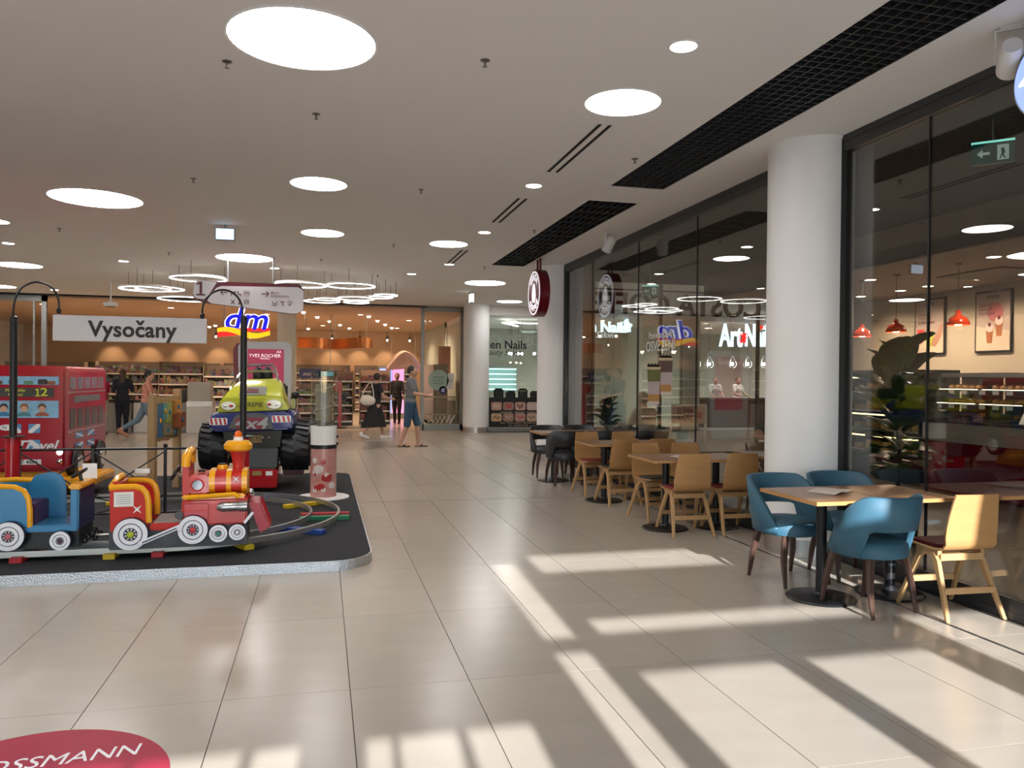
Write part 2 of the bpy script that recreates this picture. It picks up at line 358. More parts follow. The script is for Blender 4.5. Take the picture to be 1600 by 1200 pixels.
# camera/projector pod hanging left
p = at(173, 475, 19.5); t = thing('ceiling_speaker_pod', 'small white ceiling pod on a short stem left of the ring lights', 'pod', (p.x, p.y, CEIL))
dz = p.z-CEIL
MB().cyl((0, 0, 0), (0, 0, dz+.05), .02, n=10).build('stem', M_white, t); MB().lathe([(.001, dz-.06), (.12, dz-.06), (.16, dz-.02), (.15, dz+.03), (.03, dz+.06)], n=24).build('housing', M_white, t)
MB().lathe([(.001, dz-.075), (.09, dz-.07), (.1, dz-.058)], n=20).build('lens', M_black, t)
# ---- wayfinding sign
t = thing('wayfinding_sign', 'long white hanging wayfinding sign with a maroon edge and numeral 1', 'sign', (0, 0, 0))
Ys = 14.6
def L2(px, py): q = at(px, py, Ys); return (q.x, q.z)
M_mar = mat('maroon', (.11, .008, .018), .4); M_panel = mat('sign_white_panel', (.78, .76, .78), .4)
outer = [L2(*q) for q in [(305, 441), (312, 437), (340, 440), (468, 444), (474, 452), (474, 484), (464, 490), (455, 490.5), (330, 474.5), (318, 473), (304, 468), (301, 460)]]
MB().prism(outer, Ys, Ys+.09).build('backing', M_mar, t, smooth=False)
MB().prism([L2(*q) for q in [(304, 443), (312, 437.5), (339, 441), (334, 449), (324, 463), (318, 467.5), (306, 466), (301.5, 459)]], Ys-.012, Ys).build('number_panel', M_panel, t, smooth=False)
MB().prism([L2(*q) for q in [(346, 447), (466, 449), (474, 454), (474, 484), (464, 490), (455, 490), (330, 474), (324, 470), (326, 466), (338, 450)]], Ys-.012, Ys).build('panel', M_panel, t, smooth=False)
def tx(s, px, py, h, m=M_mar, **k):
    q = at(px, py, Ys); return text('lettering', s, h*14.4/F*1.35, m, t, (q.x, Ys-.014, q.z), ext=.002, **k)
q = at(314, 451, Ys); MB().prism([(q.x+a, q.z+b) for a, b in one(.245)], Ys-.016, Ys-.012).build('numeral', M_mar, t, smooth=False); tx('BILLA', 429.5, 458, 3.6); tx('ROSSMANN', 437.5, 463.5, 3.6)
def ico(pts, wpx=1.2):
    b = MB(); 
    for seg in pts:
        q = [at(*s, Ys) for s in seg]; b.tube([(v.x, Ys-.014, v.z) for v in q], wpx*14.4/F/2, 6)
    return b.build('pictogram', M_mar, t)
ico([[(345, 457), (355, 457)], [(349, 453), (345, 457), (349, 461)]], 1.5); ico([[(409, 459), (420, 459)], [(416, 455), (420, 459), (416, 463)]], 1.5)
for x in (362, 367): ico([[(x, 455), (x, 462)], [(x-1.5, 457), (x+1.5, 457)]], 1.6)
ico([[(372, 455), (372, 460), (376, 460), (377, 462)]], 1.4); ico([[(381.5, 455), (390, 455), (390, 462), (381.5, 462), (381.5, 455)]], .6); ico([[(384, 457), (384, 460)], [(387.5, 457), (387.5, 460)]], 1.4)
ico([[(361, 469), (367, 475)], [(367, 469), (361, 475)]], 1.2); ico([[(374, 469), (374, 475)], [(372, 475), (376, 475)]], 1.4); ico([[(382, 469), (388.5, 469), (388.5, 475), (382, 475), (382, 469)], [(382, 472), (388.5, 472)]], 1.1)
ico([[(425, 471), (428, 475), (432, 474), (433, 471)], [(425, 477), (433, 477)]], 1.2); ico([[(438, 472), (444, 472)], [(442, 474), (442, 478)]], 1.4); ico([[(452, 478.5), (452, 473.5), (455, 474), (455, 476), (452, 476.3)], [(449, 473), (453, 470), (457, 473)]], 1)
for px in (355, 427):
    q = at(px, 440, Ys); MB().cyl((q.x, Ys+.045, q.z-.02), (q.x, Ys+.045, CEIL), .014, n=8).build('rod', M_greyfr, t)
# ---- round blade sign of the cafe
bx, by, bz, br = 3.76, 13.45, 3.09, .42
t = thing('blade_sign', 'round dark red cafe sign hanging by two rods beside the column', 'sign', (bx, by, bz))
M_cred = mat('sign_red', (.13, .004, .012), .3, coat=.3)
MB().lathe([(br, -.09), (br, .09)], n=48, axis='x').build('drum', M_cred, t)
for sx in (-1, 1):
    f = MB().lathe([(br*.93, sx*.09), (br*.93, sx*.096), (br*.87, sx*.096), (br*.87, sx*.09)], n=48, axis='x', closed=True).build('rim_line', glow('sign_glow', (.9, .85, .9), .9), t)
    f2 = MB().prism([(.55*br*.5*math.sin(a)*(1-.35*math.cos(a)), br*.42*math.cos(a)) for a in (2*PI*k/20 for k in range(20))], sx*.09, sx*.097, 'yz').build('bean_emblem', MATS['sign_glow'], t)
    for word, a0, flip in (('COSTA', PI/2, 1), ('COFFEE', -PI/2, -1)):
        for i, ch in enumerate(word):
            a = a0-(i-(len(word)-1)/2)*.36*flip
            c = (math.cos(a)*br*.66, math.sin(a)*br*.66)
            R = Matrix.Rotation(-PI/2 if sx < 0 else PI/2, 4, 'Z') @ Matrix.Rotation(PI/2, 4, 'X') @ Matrix.Rotation(a-PI/2 if flip > 0 else a+PI/2, 4, 'Z')
            text('letter', ch, .15, MATS['sign_glow'], t, (sx*.093, -c[0]*(1 if sx < 0 else -1), c[1]), R.to_euler(), ext=.003, bold=.003)
for dy in (-.09, .09): MB().cyl((0, dy, br-.03), (0, dy, CEIL-bz+.05), .02, n=10).build('rod', M_cred, t)
# lit oval sign at the right edge
t = thing('light_box_sign', 'round lit blue sign with a white bird shape cut by the right edge', 'sign', (4.05, 3.56, 3.31))
MB().lathe([(.25, -.06), (.25, .06)], n=48, axis='x').build('drum', M_greyfr, t)
MB().lathe([(.001, -.066), (.238, -.066), (.238, -.06), (.001, -.06)], n=48, axis='x').build('lit_face', glow('led_blue', (.30, .42, 1), 1.1), t)
MB().prism([(.21, -.005), (.17, .035), (.1, .04), (.0, .03), (-.1, .1), (-.06, 0), (0, -.06), (.1, -.02), (.2, -.01)], -.070, -.066, 'yz').build('bird_shape', glow('led_white', (1, .98, 1), 1.6), t)
MB().box(-.02, .02, -.02, .02, .24, CEIL-3.31).build('stem', M_greyfr, t)
# ---- floor sticker
t = thing('floor_sticker', 'round crimson advertising sticker on the floor at the bottom left', 'floor sticker', (-1.086, 3.211, 0))
MB().lathe([(.001, .0005), (.52, .0005), (.52, .003), (.001, .003)], n=64).build('disc', mat('sticker_red', (.36, .012, .045), .5, var=.05, spec=.25), t)
text('lettering', 'ROSSMANN', .14, M_white_p, t, (.045, .235, .0035), (0, 0, .09), ext=.0006, sx=.86, shear=.15)
# ============================================================ cafe front
M_gl = glass('cafe_glass', (.86, .87, .86), .085, 0, 1.0)
M_gl2 = glass('shop_glass', (.95, .97, .96), .03, 0, .8)
def glazing(name, y0, y1, joints, X=4.4, posts=True):
    t = sroot(name); f = MB()
    f.box(X, X+.09, y0, y1, 3.56, 3.7); f.box(X, X+.09, y0, y1, 0, .14)
    f.box(X-.012, X+.1, y0, y0+.05, 0, 3.7); f.box(X-.012, X+.1, y1-.05, y1, 0, 3.7)
    f.box(X-.008, X, y0, y1, 3.645, 3.7); f.box(X-.008, X, y0, y1, 0, .05)
    f.build('window_frame', M_frame, t, smooth=False)
    e = [y0+.05]+joints+[y1-.05]
    for a, b in zip(e, e[1:]): MB().box(X+.035, X+.045, a+.003, b-.003, .14, 3.56).build('pane', M_gl, t, smooth=False)
    s = MB()
    for j in joints: s.box(X+.030, X+.050, j-.006, j+.006, .14, 3.56)
    s.build('joint_seal', M_black, t, smooth=False); return t
glazing('window_2', -2.0, 5.97, [-.9, 1.0, 2.98, 4.96]); g3 = glazing('window_3', 6.66, 13.96, [8.7, 10.52, 12.49])
d = MB(); d.box(4.47, 4.62, 13.62, 13.9, 0, 3.56); d.box(4.46, 4.58, 12.75, 12.98, .14, 3.56); d.build('door_post', M_black, g3, smooth=False)
MB().box(4.52, 4.62, 12.98, 13.62, 0, 3.56).build('door_panel', mat('brown_panel', (.055, .032, .022), .4), g3, smooth=False)
# ============================================================ furniture
M_oak = mat('oak_veneer', (.42, .225, .085), .42, var=.16, vscale=3, stretch=(2, 2, 14), bump=.03, bscale=30)
M_oakl = mat('oak_leg', (.45, .265, .115), .42, var=.12, vscale=4, stretch=(8, 8, 1))
M_top = mat('table_veneer', (.235, .112, .045), .3, var=.22, vscale=3, stretch=(1.2, 12, 1))
M_edge = mat('table_edge', (.42, .22, .08), .4, var=.1)
M_teal = mat('teal_leather', (.030, .100, .148), .58, var=.06, vscale=12, bump=.05, bscale=220)
M_char = mat('charcoal_leather', (.022, .024, .028), .45, var=.08, bump=.05, bscale=220)
M_leg = mat('walnut_leg', (.065, .032, .022), .4, var=.2, stretch=(6, 6, 1))
M_cush = {'red': mat('red_cushion', (.20, .012, .022), .55, var=.08), 'dark': mat('dark_cushion', (.03, .035, .035), .5, var=.08)}
def wood_chair(cush):
    t = thing('plywood_chair', 'x', 'chair')
    # bent plywood shell
    prof = [(.215, .455), (.17, .452), (.06, .446), (-.07, .444), (-.125, .448), (-.16, .462), (-.182, .49), (-.192, .54), (-.200, .60), (-.212, .68), (-.228, .76), (-.242, .825)]
    wid = [.185, .20, .205, .20, .196, .193, .193, .195, .193, .184, .172, .160]
    rings = []
    for i, ((y, z), w_) in enumerate(zip(prof, wid)):
        a = prof[max(0, i-1)]; b = prof[min(len(prof)-1, i+1)]
        d = Vector((0, b[0]-a[0], b[1]-a[1])).normalized(); nrm = Vector((0, -d.z, d.y)) if True else 0
        ring = []
        cv = .012 if i > 6 else .004
        for sgn in (1, -1):
            for k in range(9):
                u = (k/4-1)*sgn; x = u*w_
                off = cv*(u*u)*(1 if i > 6 else 1)
                ring.append(Vector((x, y, z)) + nrm*(sgn*-.0065) + (Vector((0, off, 0)) if i > 6 else Vector((0, 0, off*.6))))
        rings.append(ring)
    MB().loft(rings).build('plywood_shell', M_oak, t, ang=50)
    MB().prism(rrect(-.175, .175, -.10, .185, .05), .450, .474, 'xy').build('cushion', M_cush[cush], t, bevel=.01, seg=3)
    for s in (-1, 1):
        for yy, yt, nm in ((.235, .07, 'f'), (-.235, -.07, 'b')):
            pts = [(s*.215, yy, 0), (s*.19, yy*.66, .20), (s*.172, yt*1.15, .37), (s*.166, yt*.45, .425)]
            b = MB()
            for p, q in zip(pts, pts[1:]): pass
            rg = []
            for (x, y, z), (a, c) in zip(pts, ((.017, .013), (.019, .018), (.019, .026), (.019, .03))):
                rg.append([(x-a*.8, y-c, z), (x+a*.8, y-c, z), (x+a*.8, y+c, z), (x-a*.8, y+c, z)])
            b.loft(rg).build('leg', M_oakl, t, smooth=False, bevel=.004, seg=1)
        MB().box(s*.166-.015, s*.166+.015, -.10, .10, .405, .438).build('leg_bridge', M_oakl, t, smooth=False)
    for yy in (.175, -.175): MB().box(-.19, .19, yy-.011, yy+.011, .165, .205).build('stretcher', M_oakl, t, smooth=False)
    for yy in (.10, -.10): MB().box(-.165, .165, yy-.012, yy+.012, .37, .415).build('seat_rail', M_oakl, t, smooth=False)
    return t
def tub_chair(m):
    t = thing('upholstered_chair', 'x', 'chair')
    MB().lathe([(.001, .37), (.20, .37), (.245, .385), (.252, .42), (.245, .465), (.215, .485), (.001, .492)], n=36).build('seat', m, t, ang=60)
    rings = []; N = 40
    for k in range(N+1):
        ph = math.radians(-122+244*k/N); a = abs(math.degrees(ph))
        zt = .805 if a < 48 else .805-.36*((a-48)/74)**1.55
        e = max(0, min(1, (62-a)/16)); e = e*e*(3-2*e)
        zb = .40+e*(.175)
        if zt < zb+.05: zt = zb+.05
        lean = lambda z: .02+.055*(z-.45)/.35
        ring = []
        for (z, dr) in ((zb, -.02), (zb-.006, 0), (zb, .02), ((zb+zt)/2, .024), (zt-.01, .02), (zt, 0), (zt-.01, -.018), ((zb+zt)/2, -.022)):
            R = .245+dr+lean(z)*max(0, math.cos(ph*.8))
            ring.append((R*math.sin(ph), -R*math.cos(ph), z))
        rings.append(ring)
    MB().loft(rings).build('backrest', m, t, ang=70)
    for sx in (-1, 1):
        for sy in (-1, 1):
            p0 = Vector((sx*.155, sy*.15, .385)); p1 = Vector((sx*.205, sy*.215, 0)); rg = []
            for f_, a in ((0, .027), (.15, .026), (.5, .022), (1, .013)):
                q = p0.lerp(p1, f_); q.x += sx*.03*math.sin(PI*min(1, f_*1.2))*.6
                rg.append([(q.x-a, q.y-a*.6, q.z), (q.x+a, q.y-a*.6, q.z), (q.x+a, q.y+a*.6, q.z), (q.x-a, q.y+a*.6, q.z)])
            MB().loft(rg).build('leg', M_leg, t, smooth=False, bevel=.003, seg=1)
    return t
def cafe_table(w_, d_):
    t = thing('cafe_table', 'x', 'table')
    MB().box(-w_/2, w_/2, -d_/2, d_/2, .722, .75).build('tabletop', M_top, t, bevel=.003)
    e = MB(); a, b = w_/2, d_/2
    e.box(-a-.002, a+.002, -b-.002, -b+.004, .7225, .7475); e.box(-a-.002, a+.002, b-.004, b+.002, .7225, .7475); e.box(-a-.002, -a+.004, -b, b, .7225, .7475); e.box(a-.004, a+.002, -b, b, .7225, .7475)
    e.build('edge_band', M_edge, t, smooth=False)
    MB().lathe([(.036, .02), (.036, .70)], n=20).build('column', M_black, t)
    MB().box(-.16, .16, -.16, .16, .70, .722).build('mount_plate', M_black, t, smooth=False)
    MB().lathe([(.001, 0), (.235, 0), (.24, .008), (.232, .016), (.12, .024), (.05, .034), (.04, .05), (.001, .05)], n=40).build('base', M_black, t)
    return t
protoT = {}
def place(key, maker, loc, rz, label, group):
    if key not in protoT: protoT[key] = o = maker()
    else: o = copy_tree(protoT[key])
    o.location = (*loc, 0); o.rotation_euler = (0, 0, rz); o['label'] = label; o['group'] = group; return o
tw = lambda: cafe_table(.565, .69)
for x, y, lab in ((3.485, 4.88, 'square wooden cafe table nearest the camera, beside the teal chairs'), (4.06, 4.88, 'wooden cafe table against the glass, behind the red-cushioned chair nearest the camera'),
                  (3.50, 7.52, 'wooden cafe table in the middle group, outer one with a leaflet'), (4.08, 7.52, 'wooden cafe table in the middle group, close to the glass and column'),
                  (3.52, 9.40, 'wooden cafe table of the third group from the camera, outer one'), (4.09, 9.40, 'wooden cafe table of the third group from the camera, close to the glass'),
                  (3.45, 11.42, 'wooden cafe table farthest away, outer one between charcoal chairs'), (4.03, 11.42, 'wooden cafe table farthest away, close to the glass')):
    place('table', tw, (x, y), 0, lab, 'cafe tables')
for x, y, r, lab in ((3.55, 5.38, PI+.12, 'teal upholstered chair standing left before the big white column'), (4.11, 5.42, PI-.08, 'teal upholstered chair behind the table, close to the glass'), (3.655, 4.60, .2, 'teal upholstered chair with its back to the camera, nearest one')):
    place('teal', lambda: tub_chair(M_teal), (x, y), r, lab, 'teal upholstered chairs')
for x, y, r, lab in ((3.49, 11.02, .05, 'charcoal upholstered chair with its back to the camera, outer one'), (4.07, 11.03, -.05, 'charcoal upholstered chair with its back to the camera, next to the glass'), (3.51, 11.93, PI-.1, 'charcoal upholstered chair facing the camera beside the far column'), (4.08, 11.93, PI, 'charcoal upholstered chair facing the camera, next to the glass')):
    place('char', lambda: tub_chair(M_char), (x, y), r, lab, 'charcoal upholstered chairs')
for x, y, r, c, lab in ((4.165, 4.43, -.04, 'red', 'oak plywood chair with red cushion nearest the camera, in the sun'), (3.60, 7.27, -.05, 'red', 'oak plywood chair with red cushion, back to camera at the middle table, outer one'), (4.12, 7.27, .02, 'red', 'oak plywood chair with red cushion, back to camera, right before the big column'),
                        (3.62, 9.17, .06, 'dark', 'oak plywood chair with dark cushion, back to camera at the third table'), (4.12, 9.17, 0, 'red', 'oak plywood chair, back to camera at the third table, next to the glass'),
                        (3.66, 8.13, PI+.12, 'dark', 'oak plywood chair with dark cushion, facing the camera behind the middle table'), (4.13, 8.13, PI, 'dark', 'oak plywood chair facing the camera behind the middle table, next to the glass'),
                        (3.60, 10.03, PI+.1, 'red', 'oak plywood chair with red cushion, facing the camera behind the third table'), (4.12, 10.03, PI, 'red', 'oak plywood chair facing the camera behind the third table, next to the glass')):
    place('wood'+c, lambda: wood_chair(c), (x, y), r, lab, 'oak plywood chairs')
# leaflets
M_paper = mat('leaflet_paper', (.62, .54, .45), .6, var=.25, vscale=25)
for x, y, r, lab in ((3.60, 4.95, .5, 'printed leaflet lying on the nearest table'), (3.73, 7.5, .2, 'printed leaflet lying on the middle table')):
    b = MB(); n = 8; top = []; 
    rings = [[((i/n-.5)*.30, -.105, .752+.010*math.sin(i/n*PI*1.5)**2), ((i/n-.5)*.30, .105, .752+.012*math.sin(i/n*PI)**2), ((i/n-.5)*.30, .105, .754+.012*math.sin(i/n*PI)**2), ((i/n-.5)*.30, -.105, .754+.010*math.sin(i/n*PI*1.5)**2)] for i in range(n+1)]
    tag(b.loft(rings).build('leaflet', M_paper, None, loc=(x, y, 0), rot=(0, 0, r)), lab, 'leaflet', 'leaflets on the tables')
# ============================================================ children's ride platform
DK = .085
def deck_poly(o=0):
    x0, x1, y0, y1, r1, r2 = -6.2, .42+o, 6.36-o, 12.25+o, .34, .22
    p = [(x0, y0)]
    p += [(x1-r1+r1*math.sin(a), y0+r1-r1*math.cos(a)) for a in (PI/2*k/8 for k in range(9))]
    p += [(x1-r2+r2*math.cos(a), y1-r2+r2*math.sin(a)) for a in (PI/2*k/6 for k in range(7))]
    return p+[(x0, y1)]
t = thing('ride_platform', 'black carpeted platform with a checker-plate metal edge under the rides', 'platform')
MB().prism(deck_poly(-.012), .002, DK, 'xy').build('carpet', mat('black_carpet', (.015, .015, .018), .95, var=.45, vscale=140, bump=.3, bscale=300), t, smooth=False)
e = MB(); o_, i_ = deck_poly(), deck_poly(-.012)
for k in range(len(o_)-1):
    a, b, c, d = o_[k], o_[k+1], i_[k+1], i_[k]
    e.add([(a[0], a[1], 0), (b[0], b[1], 0), (c[0], c[1], 0), (d[0], d[1], 0), (a[0], a[1], DK-.004), (b[0], b[1], DK-.004), (c[0], c[1], DK-.004), (d[0], d[1], DK-.004)], [(0, 1, 5, 4), (2, 3, 7, 6), (4, 5, 6, 7), (0, 3, 2, 1)])
e.build('metal_edge', mat('checker_plate', (.60, .61, .63), .3, 1, var=.25, vscale=60, bump=.7, bscale=95), t)
# ---- track
TC, RO, RI, XL = (-1.36, 8.34), 1.54, 1.26, -4.6
def oval(R, n=30):
    p = [(TC[0]+R*math.sin(a), TC[1]-R*math.cos(a)) for a in (PI*k/n for k in range(n+1))]
    return p+[(XL-R*math.sin(a), TC[1]+R*math.cos(a)) for a in (PI*k/n for k in range(n+1))]
t = thing('ride_track', 'oval miniature railway track with two metal rails on coloured blocks', 'track')
M_rail = mat('rail_metal', (.50, .49, .46), .35, .85, var=.12)
for R in (RO, RI):
    pts = oval(R); n = len(pts); rg = []
    for k, (x, y) in enumerate(pts):
        a, b = pts[k-1], pts[(k+1) % n]; d = Vector((b[0]-a[0], b[1]-a[1], 0)).normalized(); s = Vector((d.y, -d.x, 0))
        rg.append([Vector((x, y, 0))+s*i*.011+Vector((0, 0, z)) for i, z in ((-1, .118), (1, .118), (1, .165), (-1, .165))])
    MB().loft(rg, closed=True).build('rail', M_rail, t, smooth=False)
M_blk_c = {'red': mat('block_red', (.40, .015, .02), .5), 'yellow': mat('block_yellow', (.62, .42, .01), .5), 'green': mat('block_green', (.01, .17, .075), .5), 'blue': mat('block_blue', (.012, .05, .24), .5)}
def block(x, y, rz, c, l=.46): MB().box(-l/2, l/2, -.045, .045, DK, .128).build('sleeper_block', M_blk_c[c], t, smooth=False, bevel=.004, seg=1, loc=(x, y, 0), rot=(0, 0, rz))
for px, c in ((38, 'red'), (173, 'yellow'), (245, 'red'), (-30, 'green')):
    q = atz(px, 872, DK); block(q.x, 6.96, PI/2, c)
for ang, c in ((-62, 'yellow'), (-33, 'blue'), (2, 'red'), (-6, 'green'), (33, 'yellow'), (62, 'blue'), (95, 'red')):
    a = math.radians(ang); R = (RO+RI)/2; block(TC[0]+R*math.cos(a), TC[1]+R*math.sin(a), a if ang not in (2, -6) else 0, c, .5)
for x, c in ((-2.3, 'yellow'), (-3.2, 'red'), (-4.2, 'blue')): block(x, 9.74, PI/2, c)
# ---- painted wheel
M_ww = mat('wheel_white', (.80, .79, .83), .35, coat=.3); M_navy = mat('wheel_navy', (.012, .014, .035), .4)
def wheel(parent, c, r, hub, n=32):
    x, y, z = c
    w_ = MB().lathe([(.001, 0), (r, 0), (r, -.03), (r*.97, -.036), (.001, -.036)], (x, y, z), n, 'y').build('wheel', M_navy, parent)
    for a, b in ((.96, .68), (.62, .40)): MB().lathe([(r*a, -.030), (r*a, -.044), (r*b, -.044), (r*b, -.030)], (x, y, z), n, 'y', True).build('white_ring', M_ww, w_)
    MB().lathe([(.001, -.03), (r*.19, -.03), (r*.19, -.048), (.001, -.05)], (x, y, z), 16, 'y').build('hub', hub, w_)
    b = MB()
    for k in range(9):
        a = 2*PI*k/9; b.ball((x+r*.29*math.cos(a), y-.038, z+r*.29*math.sin(a)), (r*.06, .012, r*.06), 6, 5)
    b.build('hub_dots', M_ww, w_)
# ---- locomotive
p0 = at(166, 858, 6.70); KL = .00516
lo = thing('toy_locomotive', 'red and yellow ride-on steam locomotive with white wheels', 'toy train', (p0.x, 6.70, .168), .035)
def U(u, v): return ((160+u/6.154-166)*KL, (858-680-v/6.154)*KL)
def Ux(u): return U(u, 0)[0]
def Uz(v): return U(0, v)[1]
M_lred = mat('locomotive_red', (.52, .028, .02), .25, coat=.7, var=.12, vscale=14); M_pink = mat('panel_rose', (.50, .06, .07), .3, coat=.5, var=.25, vscale=25); M_chas = mat('chassis_grey', (.07, .07, .08), .5, var=.35, vscale=20)
W = .46
MB().box(Ux(50), Ux(1290), .02, W-.02, Uz(1105), Uz(900)).build('chassis', M_chas, lo, bevel=.008)
MB().box(Ux(410), Ux(740), 0, W, Uz(930), Uz(862)).build('foot_sill', M_lred, lo, bevel=.01)
MB().box(Ux(440), Ux(690), .03, W-.03, Uz(866), Uz(850)).build('footwell_mat', mat('grey_mat', (.3, .28, .25), .8), lo, smooth=False)
side = [U(*q) for q in [(65, 930), (60, 530), (80, 505), (290, 500), (345, 520), (380, 570), (395, 650), (400, 930)]]
for y0 in (0, W-.045):
    MB().prism(side, y0, y0+.045).build('seat_side', M_lred, lo, bevel=.008)
    tr = [(Ux(u), y0+.02, Uz(v)) for u, v in [(55, 515), (160, 508), (280, 508), (335, 528), (372, 570), (390, 640), (394, 740), (398, 850)]]
    MB().tube(tr, .026, 10).build('armrest_trim', M_yel, lo)
MB().prism([U(*q) for q in [(62, 930), (58, 470), (90, 450), (130, 470), (140, 930)]], .03, W-.03).build('seat_back', M_lred, lo, bevel=.01)
MB().tube([(Ux(70), .03, Uz(505)), (Ux(100), .12, Uz(440)), (Ux(110), W/2, Uz(425)), (Ux(100), W-.12, Uz(440)), (Ux(70), W-.03, Uz(505))], .024, 10).build('backrest_trim', M_yel, lo)
MB().box(Ux(120), Ux(370), .045, W-.045, Uz(900), Uz(720)).build('seat', mat('seat_dark_red', (.22, .012, .012), .35), lo, bevel=.012)
MB().box(Ux(185), Ux(325), W-.03, W+.03, Uz(440), Uz(395)).build('coin_box', M_steel, lo, bevel=.004)
# decal on rear side
MB().box(Ux(100), Ux(270), -.004, 0, Uz(690), Uz(552)).build('notice_plate', mat('notice', (.75, .74, .68), .5), lo, smooth=False)
b = MB()
for k in range(5): b.box(Ux(122), Ux(245), -.0055, -.004, Uz(580+20*k)-.0012, Uz(580+20*k)+.0012)
b.build('notice_lines', M_black_p, lo, smooth=False)
def star(cu, cv, r, y=-.003):
    cx, cz = U(cu, cv); R = r/6.154*KL
    MB().prism([(cx+(R if k % 2 == 0 else R*.22)*math.cos(PI/4*k+.78), cz+(R if k % 2 == 0 else R*.22)*math.sin(PI/4*k+.78)) for k in range(8)], y, y+.004).build('star_decal', mat('star_silver', (.75, .73, .7), .4), lo, smooth=False)
star(300, 720, 55)
# front body
MB().box(Ux(690), Ux(1290), .0, W, Uz(900), Uz(640)).build('lower_body', M_lred, lo, bevel=.016, seg=3)
MB().box(Ux(715), Ux(938), -.012, .0, Uz(835), Uz(678)).build('side_panel', M_pink, lo, bevel=.006)
MB().box(Ux(715), Ux(938), -.015, -.012, Uz(752), Uz(742)).build('panel_seam', M_lred, lo, smooth=False)
MB().tube([(Ux(735), 0, Uz(625)), (Ux(960), 0, Uz(612)), (Ux(1170), 0, Uz(600)), (Ux(1215), 0, Uz(635))], .02, 10).build('running_board', M_yel, lo)
MB().box(Ux(690), Ux(1270), .0, W, Uz(645), Uz(600)).build('deck_plate', M_yel, lo, bevel=.012)
MB().box(Ux(690), Ux(748), .03, W-.03, Uz(650), Uz(310)).build('dashboard', M_lred, lo, bevel=.015)
MB().tube([(Ux(720), .045, Uz(330)), (Ux(722), .05, Uz(240)), (Ux(735), .10, Uz(200)), (Ux(740), W/2, Uz(190)), (Ux(735), W-.1, Uz(200)), (Ux(722), W-.05, Uz(240)), (Ux(720), W-.045, Uz(330))], .034, 12).build('windshield_hoop', M_yel, lo)
MB().box(Ux(748), Ux(930), .04, W-.04, Uz(605), Uz(415)).build('cab', M_lred, lo, bevel=.014)
cx, cz = U(828, 510)
MB().lathe([(.040, .042), (.052, .040), (.052, .030), (.042, .026), (.040, .034)], (cx, 0, cz), 24, 'y', True).build('porthole_ring', M_lred, lo)
MB().lathe([(.001, .038), (.044, .038), (.044, .034), (.001, .034)], (cx, 0, cz), 24, 'y').build('porthole_glass', mat('porthole_blue', (.20, .26, .32), .1, coat=1), lo)
bz_ = Uz(495); br_ = Uz(380)-bz_
for a, b2, m in ((930, 985, M_yel), (985, 1088, M_lred), (1088, 1135, M_yel), (1135, 1232, M_lred), (1232, 1284, M_yel)):
    hgt = W/2-.04
    ring = [(W/2+hgt*math.cos(k), bz_+br_*math.sin(k)*(1.0 if math.sin(k) > 0 else 1.02)) for k in (2*PI*i/28 for i in range(28))]
    ring = [(max(.035, min(W-.035, W/2+(hgt*1.12)*math.cos(k))), bz_+br_*max(-.95, min(1, 1.15*math.sin(k)))) for k in (2*PI*i/28 for i in range(28))]
    MB().prism(ring, Ux(a), Ux(b2), 'yz').build('boiler_band', m, lo, bevel=.006 if m is M_lred else 0)
star(1182, 460, 45, .03)
MB().lathe([(.001, Uz(395)), (Ux(1090)-Ux(1038), Uz(395)), (Ux(1090)-Ux(1038), Uz(350)), (.035, Uz(338)), (.001, Uz(338))], (Ux(1038), W/2, 0), 24).build('steam_dome', M_yel, lo)
MB().lathe([(.001, Uz(340)), (.032, Uz(340)), (.03, Uz(325)), (.001, Uz(325))], (Ux(1038), W/2, 0), 20).build('dome_cap', M_black, lo)
k1 = KL/6.154
MB().lathe([(.001, Uz(400)), (50*k1, Uz(400)), (50*k1, Uz(360)), (58*k1, Uz(290)), (72*k1, Uz(230)), (85*k1, Uz(195)), (.001, Uz(195))], (Ux(1185), W/2, 0), 28).build('chimney', M_lred, lo)
MB().lathe([(.001, Uz(200)), (110*k1, Uz(200)), (136*k1, Uz(180)), (140*k1, Uz(140)), (105*k1, Uz(98)), (.001, Uz(92))], (Ux(1185), W/2, 0), 12).build('chimney_cap', M_yel, lo)
MB().lathe([(.001, Uz(95)), (48*k1, Uz(95)), (42*k1, Uz(60)), (.001, Uz(60))], (Ux(1185), W/2, 0), 20).build('beacon_base', M_white, lo)
MB().lathe([(.001, Uz(60)), (38*k1, Uz(60)), (34*k1, Uz(20)), (20*k1, Uz(2)), (.001, Uz(-4))], (Ux(1185), W/2, 0), 20).build('beacon_dome', mat('amber_plastic', (.75, .14, .01), .2, coat=.5), lo)
MB().lathe([(.001, Ux(1010)), (28*k1, Ux(1015)), (44*k1, Ux(1050)), (50*k1, Ux(1075)), (46*k1, Ux(1090)), (48*k1, Ux(1200)), (54*k1, Ux(1270)), (54*k1, Ux(1292)), (.001, Ux(1296))], (0, -.02, Uz(718)), 24, 'x').build('side_cylinder', mat('gun_metal', (.42, .42, .43), .28, .9), lo)
MB().ball((Ux(1308), W/2, Uz(640)), (.03, .045, .045)).build('headlamp', M_chrome, lo)
MB().lathe([(.001, -.012), (.03, -.012), (.034, 0), (.001, 0)], (Ux(672), 0, Uz(790)), 20, 'y').build('bell_boss', M_chas, lo)
MB().prism([U(*q) for q in [(1300, 700), (1400, 700), (1500, 950), (1410, 1000)]], .03, W-.03).build('cowcatcher', mat('cowcatcher_red', (.34, .012, .03), .4), lo, bevel=.006)
b = MB()
for k in range(6):
    y = .06+k*(W-.12)/5; b.bar((Ux(1412), y, Uz(700)), (Ux(1508), y, Uz(950)), .008)
b.build('cowcatcher_ribs', M_red, lo, smooth=False)
